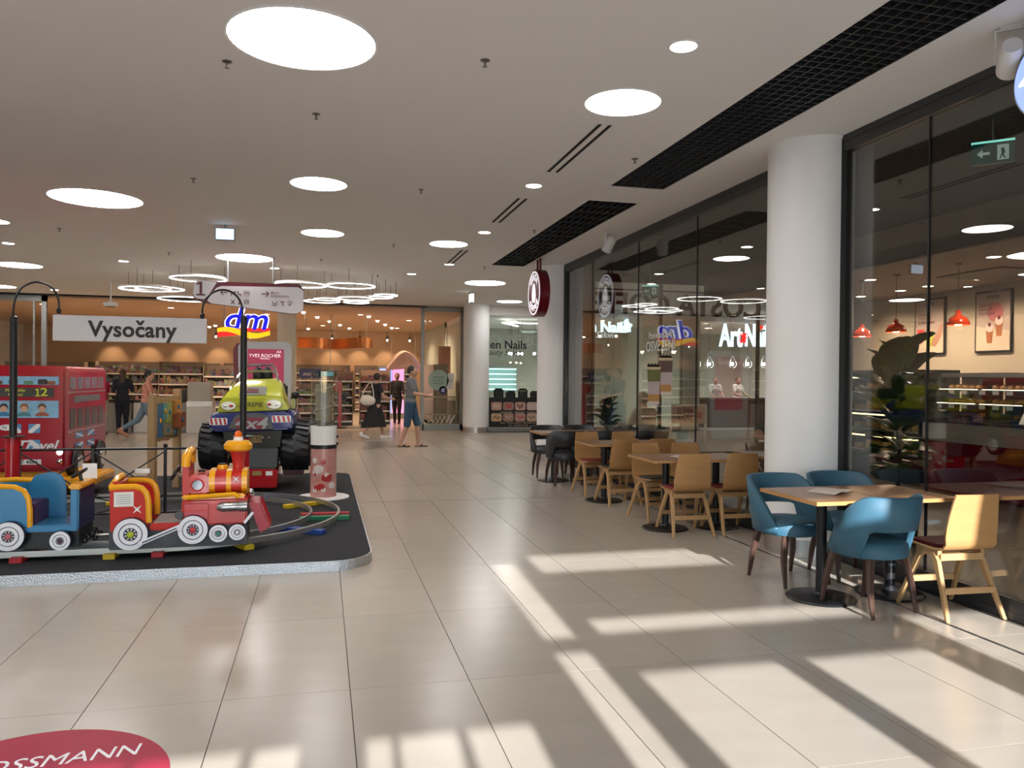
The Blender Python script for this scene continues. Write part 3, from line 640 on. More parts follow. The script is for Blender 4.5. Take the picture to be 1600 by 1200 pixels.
MB().bar((Ux(1265), -.006, Uz(885)), (Ux(1345), -.006, Uz(785)), .012, .022).build('bracket', M_ww, lo, smooth=False)
MB().bar((Ux(330), -.062, Uz(1035)), (Ux(690), -.062, Uz(885)), .010, .034).build('connecting_rod', M_ww, lo, bevel=.003)
MB().bar((Ux(360), -.069, Uz(1023)), (Ux(660), -.069, Uz(898)), .004, .008).build('rod_groove', M_navy, lo, smooth=False)
for u, v, r, hub in ((255, 945, 155, mat('hub_lime', (.42, .48, .01), .4)), (800, 925, 140, mat('hub_red', (.5, .015, .02), .4)), (1030, 970, 86, mat('hub_green', (.01, .2, .12), .4)), (1203, 965, 80, M_ww)):
    x, z = U(u, v)
    wheel(lo, (x, -.012, z), r*k1, hub)
MB().tube([(Ux(600)+.055*math.cos(a)*.55, W/2+.09*math.sin(a), Uz(410)+.055*math.cos(a)) for a in (2*PI*k/20 for k in range(20))], .010, 8, True).build('steering_wheel', M_black, lo)
MB().cyl((Ux(610), W/2, Uz(415)), (Ux(700), W/2, Uz(470)), .012, n=8).build('steering_column', M_steel, lo)
MB().lathe([(.001, Uz(405)), (.03, Uz(405)), (.03, Uz(385)), (.001, Uz(380))], (Ux(845), W/2, 0), 16).build('roof_knob', M_black, lo)
# ---- wagon
p1 = at(-70, 865, 6.74); KW = .0052
wg = thing('toy_wagon', 'blue and yellow ride-on wagon coupled behind the locomotive', 'toy train', (p1.x, 6.74, .168), 0)
def V(px, py): return ((px+70)*KW, (865-py)*KW)
M_blu = mat('wagon_blue', (.035, .19, .36), .25, coat=.6, var=.08); M_dblu = mat('wagon_navy', (.006, .014, .06), .3, coat=.4)
MB().box(V(-65, 0)[0], V(92, 0)[0], .03, W-.03, V(0, 862)[1], V(0, 834)[1]).build('chassis', M_black, wg, bevel=.006)
MB().box(V(-60, 0)[0], V(92, 0)[0], 0, W, V(0, 836)[1], V(0, 826)[1]).build('floor_sill', M_blu, wg, bevel=.008)
sd = [V(*q) for q in [(-62, 830), (-62, 775), (-40, 768), (8, 769), (20, 776), (25, 790), (26, 830)]]
for y0, m in ((0, M_blu), (W-.04, M_blu)):
    MB().prism(sd, y0, y0+.04).build('seat_side', m, wg, bevel=.008)
    MB().tube([(V(px, 0)[0], y0+.018, V(0, py)[1]) for px, py in [(-55, 768), (-20, 766), (6, 768), (18, 774), (24, 786), (26, 805), (26, 828)]], .022, 10).build('armrest_trim', M_yel, wg)
hp = [(V(52, 0)[0]-.02, 0, 0)]
MB().prism([(.02+.0*i, 0) for i in range(0)] or [V(*q) for q in [(0, 826), (0, 775), (10, 758), (35, 754), (48, 760), (54, 775), (55, 826)]], W-.07, W-.045).build('backrest', M_blu, wg, bevel=.008)
MB().box(V(-40, 0)[0], V(30, 0)[0], .05, W-.05, V(0, 830)[1], V(0, 795)[1]).build('seat', mat('seat_plum', (.05, .008, .05), .4), wg, bevel=.01)
MB().prism([V(*q) for q in [(82, 834), (82, 772), (92, 768), (94, 834)]], .02, W-.02).build('front_panel', M_dblu, wg, bevel=.006)
MB().box(V(82, 0)[0]-.002, V(92, 0)[0]+.004, -.002, .06, V(0, 834)[1], V(0, 772)[1]).build('front_post', M_blu, wg, bevel=.01)
MB().box(V(79, 0)[0], V(97, 0)[0], -.01, W+.01, V(0, 773)[1], V(0, 765)[1]).build('dash_cap', M_yel, wg, bevel=.012)
sx_, sz_ = V(82, 753)
MB().tube([(sx_+.06*math.cos(a)*.8, W/2+.085*math.sin(a), sz_+.055*math.cos(a)*.6) for a in (2*PI*k/20 for k in range(20))], .011, 8, True).build('steering_wheel', M_black, wg)
MB().cyl((sx_, W/2, sz_), (V(86, 0)[0], W/2, V(0, 768)[1]), .014, n=8).build('steering_column', M_black, wg)
MB().box(V(77, 0)[0], V(98, 0)[0], W-.05, W-.04, V(0, 766)[1], V(0, 742)[1]).build('notice_plate', M_white_p, wg, smooth=False)
M_hubp = mat('hub_rose', (.5, .12, .14), .4); M_hubv = mat('hub_violet', (.06, .01, .06), .4)
x, z = V(2, 839); wheel(wg, (x, -.012, z), 22*KW, M_hubp); x, z = V(71, 848); wheel(wg, (x, -.012, z), 14.5*KW, M_hubv); x, z = V(-50, 848); wheel(wg, (x, -.012, z), 14.5*KW, M_hubv)
MB().cyl((V(93, 0)[0], W/2, .07), (V(160, 0)[0], W/2, .075), .012, n=8).build('coupling_bar', M_steel, wg)
cb = MB(); 
for k in range(9): cb.ball((V(99+3*(k % 4), 0)[0], W/2-.16+.035*k, .06+.02*(k % 3)), .022, 7, 6)
cb.build('drive_unit', M_black, wg)
# ---- lamp posts with the station sign
YP = 8.72
def lamp_post(px, pts, lab):
    b = at(px, 780, YP); t = thing('lamp_post', lab, 'lamp post', (b.x, YP, DK), group='lamp posts carrying the station sign')
    zt = at(px, 683, YP).z-DK; z2 = at(px, 495, YP).z-DK
    MB().lathe([(.001, 0), (.068, 0), (.068, zt), (.001, zt)], n=24).build('red_base', M_red, t)
    MB().lathe([(.001, zt), (.105, zt), (.105, zt+.012), (.001, zt+.012)], n=24).build('collar', M_black, t)
    MB().lathe([(.001, zt+.01), (.034, zt+.01), (.034, z2), (.02, z2+.01), (.001, z2+.01)], n=16).build('pole', M_black, t)
    g = []
    for q in pts: v = at(*q, YP); g.append((v.x-b.x, 0, v.z-DK))
    cv = []
    for i in range(len(g)-1):
        p_, a, b_, n_ = g[max(0, i-1)], g[i], g[i+1], g[min(len(g)-1, i+2)]
        for s in (0, .25, .5, .75):
            cv.append(tuple(.5*((2*a[c])+(-p_[c]+b_[c])*s+(2*p_[c]-5*a[c]+4*b_[c]-n_[c])*s*s+(-p_[c]+3*a[c]-3*b_[c]+n_[c])*s**3) for c in range(3)))
    cv.append(g[-1])
    MB().tube(cv, .0105, 8).build('gooseneck', M_black, t)
    e = g[-1]; MB().lathe([(.012, e[2]+.01), (.022, e[2]), (.024, e[2]-.03), (.012, e[2]-.05), (.001, e[2]-.05)], (e[0], 0, 0), 14).build('lamp_socket', M_black, t)
lamp_post(20, [(20, 495), (23, 470), (32, 452), (46, 443), (60, 441), (76, 446), (87, 457), (92, 472), (92, 483)], 'left black lamp post on a red base beside the bus')
lamp_post(379, [(379, 495), (378, 478), (372, 465), (361, 456), (347, 453), (333, 457), (322, 467), (317, 479), (316, 491)], 'right black lamp post on a red base before the monster truck')
t = thing('station_sign', 'white hanging station name board reading Vysočany', 'sign')
a, b = at(83, 490, YP), at(323, 499, YP); zb = at(203, 534.5, YP).z; zt = at(203, 495, YP).z
MB().box(a.x, b.x, YP-.012, YP+.012, zb, zt).build('board', mat('board_white', (.60, .60, .62), .4), t, bevel=.003)
q = at(139, 515, YP); sz, kw = .222, dict(bold=.006, sx=.96, spacing=1.03, ext=.002)
text('lettering', 'Vysocany', sz, M_black_p, t, (q.x, YP-.013, q.z+.002), align='LEFT', **kw)
m0, m1 = measure('Vyso', sz, **kw), measure('Vysoc', sz, **kw); xc = q.x+(m0[1]+m1[1])/2+.006; zc = q.z+.002+measure('c', sz, **kw)[3]
MB().prism([(xc+a, zc+b) for a, b in ((-.045, .062), (-.018, .062), (0, .040), (.018, .062), (.045, .062), (.016, .014), (-.016, .014))], YP-.016, YP-.011).build('caron', M_black_p, t, smooth=False)
for px in (92, 316): v = at(px, 492, YP); MB().cyl((v.x, YP, zt-.005), (v.x, YP, at(px, 487 if px < 100 else 495, YP).z), .005, n=6).build('hook', M_steel, t)
# ---- black truss railing
t = thing('platform_railing', 'low black metal truss railing inside the toy railway loop', 'railing')
Z_ = lambda py: at(150, py, YP).z
xs_ = [at(px, 760, YP).x for px in (-85, 30, 145, 258, 371)]
for z in (Z_(702), Z_(777), Z_(803)): MB().cyl((xs_[0], YP, z), (xs_[3]+.35, YP, z), .012, n=8).build('rail', M_black, t)
for x in xs_[:4]:
    MB().box(x-.014, x+.014, YP-.014, YP+.014, DK, Z_(700)).build('post', M_black, t, smooth=False); MB().ball((x, YP, Z_(697)), .024, 10, 8).build('finial', M_black, t)
for a, b in zip(xs_, xs_[1:4]):
    for (z0_, z1_) in ((Z_(706), Z_(777)),):
        MB().cyl((a, YP, z0_), (b, YP, z1_-.0), .008, n=6).build('brace', M_black, t); MB().cyl((b, YP, z0_), (a, YP, z1_), .008, n=6).build('brace', M_black, t)
    MB().cyl((a, YP, Z_(777)), (b, YP, Z_(803)), .007, n=6).build('brace', M_black, t); MB().cyl((b, YP, Z_(777)), (a, YP, Z_(803)), .007, n=6).build('brace', M_black, t)
# ---- double-decker bus
YB = 10.2
bo = at(38, 700, YB)
bus = thing('toy_bus', 'red double-decker ride-on bus with flag decals', 'toy bus', (bo.x, YB, DK))
def B(px, py): v = at(px, py, YB); return (v.x-bo.x, v.z-DK)
hw = B(105, 640)[0]; zb, zt = B(38, 738)[1], B(38, 571)[1]; LB = 1.72
M_bred = mat('bus_red', (.36, .010, .022), .16, coat=.9, var=.03); M_sky = mat('print_sky', (.20, .42, .60), .4, var=.35, vscale=14)
MB().prism(rrect(-hw, hw, zb, zt, .07, 6), 0, LB).build('body', M_bred, bus, bevel=.05, seg=4)
def plate(name, x0, x1, z0, z1, m, y=-.003, par=bus, r=.008, th=.006):
    return MB().prism(rrect(x0, x1, z0, z1, r, 3), y-th, y).build(name, m, par, smooth=False)
wz = [B(38, 588)[1], B(38, 601)[1], B(38, 606)[1], B(38, 620)[1], B(38, 626)[1], B(38, 653)[1]]
xr = B(92, 640)[0]
up_ = plate('upper_window', -xr, xr, wz[1], wz[0], M_sky)
mid = plate('destination_blind', -B(84, 640)[0], B(84, 640)[0], wz[3], wz[2], mat('blind_grey', (.035, .035, .03), .5))
lw = plate('lower_window', -xr, xr, wz[5], wz[4], M_sky)
M_ylt = mat('blind_yellow', (.62, .62, .03), .5)
text('lettering', 'Piccadilly', .046, M_ylt, mid, (B(28, 0)[0], -.0095, wz[2]-.030), ext=.001, bold=.0005, sx=1.25); text('lettering', 'Circus', .046, M_ylt, mid, (B(28, 0)[0], -.0095, wz[3]+.026), ext=.001, bold=.0005, sx=1.25)
text('lettering', '2', .135, M_ylt, mid, (B(73, 0)[0], -.0095, (wz[2]+wz[3])/2), ext=.001, bold=.002, sx=1.2); MB().prism([(B(63, 0)[0]+a, (wz[2]+wz[3])/2+b) for a, b in one(.09)], -.0105, -.008).build('numeral', M_ylt, mid, smooth=False)
skin = mat('print_skin', (.58, .33, .22), .5); hairs = [mat('print_brown', (.10, .035, .02), .5), mat('print_dark', (.02, .015, .02), .5), mat('print_auburn', (.25, .08, .03), .5)]
for k, px in enumerate((-16, 10, 42, 70)):
    x = B(px, 0)[0]; z = (wz[4]+wz[5])/2-.005
    MB().prism(circ(x, z-.075, .075, 12, .05, 0, PI), -.0105, -.009).build('print_shoulders', [M_yel, M_blu, mat('print_teal', (.05, .2, .25), .5), mat('print_rust', (.3, .07, .03), .5)][k], lw, smooth=False)
    MB().prism(circ(x, z+.03, .045, 14), -.0112, -.0095).build('print_hair', hairs[k % 3], lw, smooth=False); MB().prism(circ(x, z+.008, .036, 14), -.0120, -.0100).build('print_face', skin, lw, smooth=False)
for k, px in enumerate((2, 26, 50, 72, 85)):
    MB().prism(rrect(B(px, 0)[0]-.06, B(px, 0)[0]+.04, wz[1]+.004, wz[1]+.045+.02*(k % 2), .015, 3), -.0105, -.009).build('print_figure', [hairs[0], M_blu, mat('print_green', (.08, .25, .12), .5), hairs[1], hairs[2]][k], up_, smooth=False)
# flag decal
M_fb = mat('flag_blue', (.08, .25, .48), .4); M_fw = mat('flag_white', (.75, .74, .74), .4)
def flag(par, cx, cz, w_, h_, y, plane='xz', d=-1):
    for sx in (-1, 1):
        for sz in (-1, 1):
            x0, x1 = sorted((cx+sx*w_*.12, cx+sx*w_*.5)); z0, z1 = sorted((cz+sz*h_*.14, cz+sz*h_*.5))
            MB().prism([(x0, z0), (x1, z0), (x1, z1), (x0, z1)], y, y+d*.003, plane).build('flag_quarter', M_fb, par, smooth=False)
            a = (cx+sx*w_*.12, cz+sz*h_*.14); b = (cx+sx*w_*.5, cz+sz*h_*.5); q = .10*h_
            MB().prism([(a[0], a[1]), (a[0]+sx*q*1.4, a[1]), (b[0], b[1]-sz*q), (b[0], b[1]), (b[0]-sx*q*1.4, b[1]), (a[0], a[1]+sz*q)], y, y+d*.0045, plane).build('flag_saltire', M_fw, par, smooth=False)
cx, cz = B(39, 682); flag(bus, cx, cz, .32, .29, -.002)
cx, cz = B(56, 697); text('lettering', 'Travel', .17, M_fw, bus, (cx, -.009, cz), ext=.0015, shear=.35, bold=.003)
cx, cz = B(10, 668); MB().prism(circ(cx, cz, .075, 20, .035), -.009, -.003).build('oval_badge', M_fw, bus, smooth=False); text('lettering', 'N', .06, M_black_p, bus, (cx-.02, -.0105, cz), ext=.001, shear=.2)
cx, cz = B(44, 722); plate('number_plate', cx-.14, cx+.14, cz-.03, cz+.03, M_fw); text('lettering', 'LT 4606', .062, M_black_p, bus, (cx, -.0105, cz), ext=.001, bold=.001)
for px in (93, -17):
    for py, m in ((707, glow('headlamp_lit', (1, .98, .95), 1.0)), (721, M_chrome)):
        cx, cz = B(px, py); MB().lathe([(.001, -.03), (.022, -.026), (.034, -.008), (.036, .004), (.001, .004)], (cx, 0, cz), 18, 'y').build('headlamp', m, bus)
# right-hand side of the bus
def S(px, py): v = atx(px, py, bo.x+hw); return (v.y-YB, v.z-DK)
def splate(name, y0, y1, z0, z1, m, th=.006, x=hw): return MB().prism(rrect(y0, y1, z0, z1, .006, 3), x, x+th, 'yz').build(name, m, bus, smooth=False)
M_wgl = mat('bus_window', (.22, .22, .24), .15, var=.4, vscale=9); M_wdk = mat('bus_window_dark', (.06, .05, .045), .2, var=.4, vscale=7)
n = 5
for k in range(n):
    y0 = .10+k*(LB-.2)/n; y1 = y0+(LB-.2)/n-.08
    splate('upper_side_window', y0, y1, zt-.28, zt-.13, M_wgl); splate('lower_side_window', y0, y1, zb+.50, zb+.74, M_wdk)
splate('side_trim', .05, LB-.05, zt-.325, zt-.305, M_steel); splate('side_trim', .05, LB-.05, zb+.455, zb+.47, M_steel); splate('side_banner', .25, LB-.35, zt-.44, zt-.36, mat('banner_grey', (.16, .17, .17), .4))
flag(bus, .72, zb+.34, .8, .2, hw+.001, 'yz', 1)
for yy in (.36, 1.36):
    wl_ = MB().lathe([(.001, hw-.1), (.19, hw-.1), (.19, hw+.03), (.15, hw+.045), (.001, hw+.045)], (0, yy, zb+.05), 28, 'x').build('wheel', M_rubber, bus)
    MB().lathe([(.001, hw+.04), (.11, hw+.04), (.11, hw+.052), (.03, hw+.062), (.001, hw+.062)], (0, yy, zb+.05), 24, 'x').build('hubcap', M_chrome, wl_)
    MB().tube([(hw+.02, yy+.21*math.cos(a), zb+.05+.21*math.sin(a)) for a in (PI*k/12 for k in range(13))], .02, 8).build('wheel_arch', M_black, bus)
MB().prism([B(*q) for q in [(34, 738), (38, 772), (50, 760), (124, 760), (140, 772), (140, 745), (120, 736)]] and rrect(-.40, .40, .0, zb+.01, .06, 5), .12, 1.4).build('ride_base', M_yel, bus, bevel=.02)
MB().box(B(72, 0)[0], B(140, 0)[0]+.1, .0, .9, B(0, 762)[1], B(0, 748)[1]).build('step_arm', M_yel, bus, bevel=.02)
# ---- monster truck
YT = 10.25
to = at(396, 769, YT); tr = thing('toy_monster_truck', 'lime and blue ride-on monster truck with big black tyres', 'toy truck', (to.x, YT, DK))
zb0 = to.z-DK; kt = .00148*1.0
def T(u, v): p_ = at(290+u/5.45, 560+v/5.45, YT); return (p_.x-to.x, p_.z-DK)
M_lime = mat('truck_lime', (.45, .47, .012), .22, coat=.7, var=.05); M_tblu = mat('truck_blue', (.008, .018, .16), .2, coat=.8); M_tgr = mat('truck_grey', (.07, .075, .08), .4)
def tpoly(*uv): return [T(*q) for q in uv]
tyre_c = []
for u0, u1 in ((85, 335), (795, 1062)):
    for yy in (.42, 1.42):
        x0, x1 = T(u0, 780)[0], T(u1, 780)[0]; zc = T(0, 780)[1]; r = (T(0, 570)[1]-T(0, 985)[1])/2
        prof = [(r*.45, x0+.03), (r*.86, x0), (r*.97, x0+.05), (r, (x0+x1)/2), (r*.97, x1-.05), (r*.86, x1), (r*.45, x1-.03)]
        ty = MB().lathe(prof, (0, yy, zc), 40, 'x').build('tyre', M_rubber, tr)
        lug = MB()
        for k in range(22):
            a = 2*PI*k/22
            for sx, (xa, xb) in ((0, (x0+.03, (x0+x1)/2-.01)), (.5, ((x0+x1)/2+.01, x1-.03))):
                aa = a+sx*2*PI/22; lug.bar((xa, yy+r*1.0*math.cos(aa), zc+r*1.0*math.sin(aa)), (xb, yy+r*1.0*math.cos(aa+.12), zc+r*1.0*math.sin(aa+.12)), .05, .03, (0, math.cos(aa), math.sin(aa)))
        lug.build('tread_lugs', M_rubber, ty, smooth=False)
        for xx, d in ((x0+.02, -1), (x1-.02, 1)): MB().lathe([(.001, xx), (r*.5, xx), (r*.52, xx+d*.015), (r*.3, xx+d*.03), (.001, xx+d*.03)], (0, yy, zc), 24, 'x').build('rim', M_steel, ty)
def tl(name, secs, m, **k):
    "loft of front-view polygons at several depths"
    return MB().loft([[(x, y, z) for x, z in tpoly(*uv)] for y, uv in secs]).build(name, m, tr, **k)
tl('bumper_body', [(.0, [(205, 600), (250, 620), (880, 600), (915, 570), (905, 490), (830, 455), (270, 470), (215, 500)]), (.12, [(188, 610), (230, 640), (900, 630), (935, 590), (930, 470), (870, 442), (250, 455), (195, 490)]), (1.7, [(188, 610), (230, 640), (900, 630), (935, 590), (930, 470), (870, 442), (250, 455), (195, 490)])], M_tblu, bevel=.02)
tl('grille_panel', [(-.02, [(360, 600), (420, 490), (470, 475), (640, 470), (700, 490), (755, 600)]), (.05, [(350, 612), (415, 482), (465, 465), (645, 460), (708, 482), (765, 612)])], M_tgr, bevel=.008)
tl('hood', [(.03, [(262, 462), (880, 440), (868, 425), (830, 340), (790, 320), (330, 330), (300, 350), (268, 440)]), (.30, [(262, 462), (880, 440), (868, 425), (815, 250), (770, 235), (380, 245), (350, 270), (268, 440)]), (.62, [(262, 462), (880, 440), (862, 400), (800, 200), (760, 178), (420, 188), (390, 215), (275, 420)]), (.75, [(262, 462), (880, 440), (862, 400), (800, 200), (760, 170), (420, 180), (390, 215), (275, 420)])], M_lime, bevel=.015)
for sx in (-1, 1):
    cb_ = T(578, 440)
    MB().prism([(.7, T(0, 450)[1]), (.7, T(0, 330)[1]), (1.05, T(0, 350)[1]), (1.45, T(0, 300)[1]), (1.75, T(0, 300)[1]), (1.75, T(0, 450)[1])], sx*.43-.03+(.02 if sx > 0 else -.0), sx*.43+.03+(.02 if sx > 0 else 0), 'yz').build('side_panel', M_lime, tr, bevel=.015)
    MB().prism([(.78, T(0, 440)[1]), (.74, T(0, 335)[1]), (.86, T(0, 345)[1]), (1.0, T(0, 440)[1])], sx*.462+(.02 if sx > 0 else 0)-.004, sx*.462+(.02 if sx > 0 else 0)+.004, 'yz').build('side_stripe', M_tblu, tr, smooth=False)
for u in (552, 640):
    x, z = T(u, 110); MB().ball((x, 1.25, z-.05), (.075, .05, .13), 14, 10).build('seat_headrest', M_black, tr)
MB().box(-.35, .35, 1.2, 1.4, T(0, 440)[1], T(0, 215)[1]).build('seat_bench', M_black, tr, bevel=.03)
def rb(pts): return MB().tube([(T(u, v)[0], y, T(u, v)[1]) for u, v, y in pts], .018, 10).build('roll_bar', M_chrome, tr)
rb([(345, 300, .45), (352, 235, .5), (400, 140, .75), (450, 60, 1.0), (480, 46, 1.03), (580, 42, 1.03), (690, 44, 1.03), (715, 60, 1.0), (750, 150, .75), (770, 220, .5), (775, 285, .45)])
rb([(440, 110, .9), (580, 104, .92), (725, 108, .9)])
sl_ = lambda v: .03+.27*(330-v)/90 if v > 240 else .30+.32*(240-v)/60
def hood_pt(u, v, off=.012):
    if v >= 330: y = .03-off*0
    elif v >= 240: y = .03+.27*(330-v)/88
    else: y = .30+.32*(242-v)/57
    x, z = T(u, v); return Vector((x, y-off, z+off*.6))
def hood_patch(name, u0, u1, v0, v1, m, off=.012):
    a, b, c, d = hood_pt(u0, v1, off), hood_pt(u1, v1, off), hood_pt(u1-5, v0, off), hood_pt(u0+12, v0, off); s = Vector((0, .01, -.006))
    return MB().loft([[a, b, c, d], [a+s, b+s, c+s, d+s]]).build(name, m, tr, smooth=False)
hood_patch('hood_print', 450, 685, 248, 320, mat('hood_grey_print', (.2, .2, .17), .5, var=.5, vscale=30), .016); hood_patch('hood_print_car', 510, 615, 268, 300, mat('print_car', (.12, .03, .03), .5), .022)
for (u, v, rx) in ((365, 405, 62), (752, 392, 66)):
    x, z = T(u, v); k2 = .00148
    h = MB().lathe([(.001, -.02), (rx*k2*.9, -.018), (rx*k2, -.004), (rx*k2, .03), (.001, .03)], (0, 0, 0), 24, 'y').build('headlamp', mat('lamp_silver', (.55, .55, .5), .3, .5), tr, loc=(x, .01, z)); h.scale = (1, 1, .62)
    for dx, m in (((22 if u < 500 else -38), M_red), (-25 if u < 500 else 25, M_chrome)): MB().lathe([(.001, -.04), (.02, -.036), (.028, -.02), (.001, -.018)], (dx*k2, 0, 0), 16, 'y').build('lamp_bulb', m, h)
x, z = T(553, 395); text('lettering', 'XTREME', .085, M_black_p, tr, (x, -.004, z), ext=.004, sx=.95, shear=.2)
for (u0, u1, v0, v1) in ((205, 355, 508, 568), (735, 898, 487, 545)):
    x0, z1 = T(u0, v0); x1, z0 = T(u1, v1)
    pl = MB().prism(rrect(x0, x1, z0, z1, .015, 3), -.012, .02).build('warning_stripe', M_ww, tr, smooth=False)
    for k in range(4): a = x0+(x1-x0)*(k+.1)/4; b2 = (x1-x0)/8; MB().prism([(a+b2*.6, z0+.004), (a+b2*1.5, z0+.004), (a+b2*.9, z1-.004), (a, z1-.004)], -.016, -.012).build('red_bar', M_red, pl, smooth=False)
x, z = T(555, 555); MB().prism(rrect(x-.18, x+.18, z-.07, z+.075, .05, 4), -.028, -.02).build('badge_field', mat('badge_red', (.2, .01, .03), .4), tr, smooth=False)
text('lettering', '4x4', .20, mat('badge_grey', (.35, .35, .36), .35), tr, (x, -.032, z), ext=.004, bold=.004, shear=.2, sx=1.3)
tl('undercarriage', [(.06, [(310, 610), (820, 610), (800, 760), (330, 760)]), (1.5, [(310, 610), (820, 610), (800, 760), (330, 760)])], M_black, bevel=.01)
tl('skid_plate', [(.10, [(390, 760), (785, 760), (770, 950), (410, 950)]), (1.3, [(390, 760), (785, 760), (770, 950), (410, 950)])], M_tgr, bevel=.02)
x, z = T(585, 690); MB().box(x-.085, x+.085, .035, .055, z-.045, z+.045).build('number_plate', mat('plate_ochre', (.25, .16, .05), .5), tr, smooth=False); text('lettering', '0175', .075, M_black_p, tr, (x+.005, .033, z), ext=.001, bold=.001)
for u in (420, 655, 708): x, z = T(u, 675); MB().ball((x, .045, z), .014, 8, 6).build('bolt', M_chrome, tr)
tl('ride_base', [(.05, [(400, 950), (780, 950), (775, 1110), (405, 1110)]), (.9, [(400, 950), (780, 950), (775, 1110), (405, 1110)])], M_red, bevel=.015)
tl('coin_unit', [(.7, [(800, 960), (1000, 965), (995, 1050), (805, 1055)]), (1.1, [(800, 960), (1000, 965), (995, 1050), (805, 1055)])], mat('plum_red', (.16, .008, .03), .35), bevel=.015)
for (u0, u1, m) in ((565, 645, mat('label_ochre', (.3, .22, .06), .5)), (680, 737, M_white_p)):
    x0, z1 = T(u0, 965); x1, z0 = T(u1, 1000); MB().box(x0, x1, .044, .052, z0, z1).build('label_plate', m, tr, smooth=False)
x, z = T(935, 320); MB().ball((x-.02, .6, z), (.055, .06, .055), 12, 9).build('side_mirror', M_black, tr); MB().cyl((x-.08, .6, z-.05), (x-.03, .6, z), .012, n=8).build('mirror_arm', M_black, tr)
# ---- candy machine
q = atz(505, 777, DK); k = q.y*.971/F
cm = thing('gumball_machine', 'clear spiral gumball machine with a candy-printed white cylinder base', 'vending machine', (q.x, q.y, DK))
kz = lambda py: at(505, py, q.y).z-DK
R = .155
MB().lathe([(.001, 0), (.31, 0), (.31, .012), (.30, .018), (.001, .018)], n=48).build('base_plate', M_white, cm)
lb = MB().lathe([(.001, .018), (R, .018), (R, kz(700)), (.001, kz(700))], n=40).build('printed_cylinder', mat('candy_print', (.48, .14, .11), .25, coat=.5, col2=(.55, .36, .33), vscale=9), cm)
M_cr = mat('candy_red', (.38, .03, .03), .3, coat=.4); M_cw = mat('candy_white', (.62, .56, .53), .3, coat=.4)
for k_ in range(14):
    a = -2.4+random.random()*1.9; z = .08+random.random()*(kz(700)-.16); r = .035+random.random()*.03
    ring = []; 
    MB().lathe([(.001, R+.004), (r*.7, R+.003), (r, R-.012), (.001, R-.012)], (0, 0, 0), 14, 'x').build('candy_dot', (M_cr, M_cw)[k_ % 2], lb, loc=(0, 0, z), rot=(0, 0, a))
MB().lathe([(R+.002, kz(700)), (R+.002, kz(694))], n=40).build('dark_band', M_black, cm)
MB().lathe([(.001, kz(694)), (R, kz(694)), (R, kz(665)), (.001, kz(665))], n=40).build('white_cylinder', M_white, cm)
for z in (682, 693): MB().ball((R+.005, -.03, kz(z)), .018, 10, 8).build('coin_knob', M_black, cm)
M_ac = glass('clear_acrylic', (.94, .95, .94), .035, 0, .7)
MB().lathe([(R, kz(665)), (R, kz(588)), (R-.006, kz(588)), (R-.006, kz(665))], n=40, closed=True).build('clear_tube', M_ac, cm)
MB().lathe([(.001, kz(588)), (R+.004, kz(588)), (R+.004, kz(580)), (.001, kz(580))], n=40).build('clear_lid', glass('lid_acrylic', (.6, .7, .67), .05, .05, 1), cm)
b = MB()
for k_ in range(90):
    a = random.random()*6.28; r = math.sqrt(random.random())*(R-.03); b.ball((r*math.cos(a), r*math.sin(a), kz(665)+.015+random.random()*.05), .014, 7, 5)
b.build('gumballs', mat('gumball_mix', (.25, .2, .16), .3, col2=(.05, .03, .03), vscale=30), cm, kind='stuff')
for sg in (0,):
    pts = [((R-.03)*math.cos(a+sg*PI), (R-.03)*math.sin(a+sg*PI), kz(660)+(kz(600)-kz(660))*a/12.6) for a in (12.6*i/60 for i in range(61))]
    MB().tube(pts, .009, 6).build('spiral_track', mat('spiral_wire', (.5, .45, .3), .3, .6), cm)
MB().lathe([(.10, kz(664)), (.10, kz(600))], n=24).build('core_tube', mat('core_beige', (.40, .33, .22), .4, col2=(.22, .20, .18), vscale=5), cm)
# ---- wooden activity board
a_, b_ = at(238, 700, 10.0), at(276.5, 700, 10.95)
dx, dy = b_.x-a_.x, b_.y-a_.y; LL = math.hypot(dx, dy); rz = math.atan2(dy, dx)
ab = thing('activity_board', 'wooden play board on two posts with coloured toy panels', 'play board', (a_.x, a_.y, DK), rz)
M_pine = mat('pine', (.36, .22, .10), .6, var=.15, stretch=(6, 6, 1)); zt = at(238, 617, 10.0).z-DK
for x in (0, LL): MB().box(x-.045, x+.045, -.045, .045, 0, zt+(.06 if x else 0)).build('post', M_pine, ab, bevel=.01)
z1, z0 = at(245, 628, 10.0).z-DK, at(245, 688, 10.0).z-DK
MB().box(.045, LL-.045, -.02, .02, z1-.03, z1+.05).build('top_rail', M_pine, ab, bevel=.005); MB().box(.045, LL-.045, -.02, .02, z0-.03, z0+.03).build('bottom_rail', M_pine, ab, bevel=.005)
MB().box(.045, LL-.045, -.008, .012, z0+.03, z1-.03).build('backing_board', mat('board_green', (.25, .27, .14), .5), ab, smooth=False)
for (f0, f1, g0, g1, c, d) in ((.06, .28, .04, .93, (.05, .14, .25), .03), (.30, .45, .5, .95, (.10, .3, .28), .025), (.46, .68, .4, .97, (.33, .38, .10), .02), (.34, .60, .05, .36, (.30, .24, .14), .03), (.70, .98, .62, 1.0, (.50, .20, .03), .05), (.76, 1.05, .22, .66, (.36, .10, .03), .09), (.68, .9, .02, .2, (.3, .2, .2), .03)):
    h = z1-z0; pn = MB().box(LL*f0, LL*f1, -.008-d, -.008, z0+h*g0, z0+h*g1).build('toy_panel', mat(f'toy_{c[0]:.2f}', c, .45, var=.3, vscale=18), ab, bevel=.008)
    MB().ball((LL*(f0+f1)/2, -.012-d, z0+h*(g0+g1)/2), (.03, .012, .03), 10, 6).build('toy_knob', M_yel if c[0] < .3 else M_blu, pn)
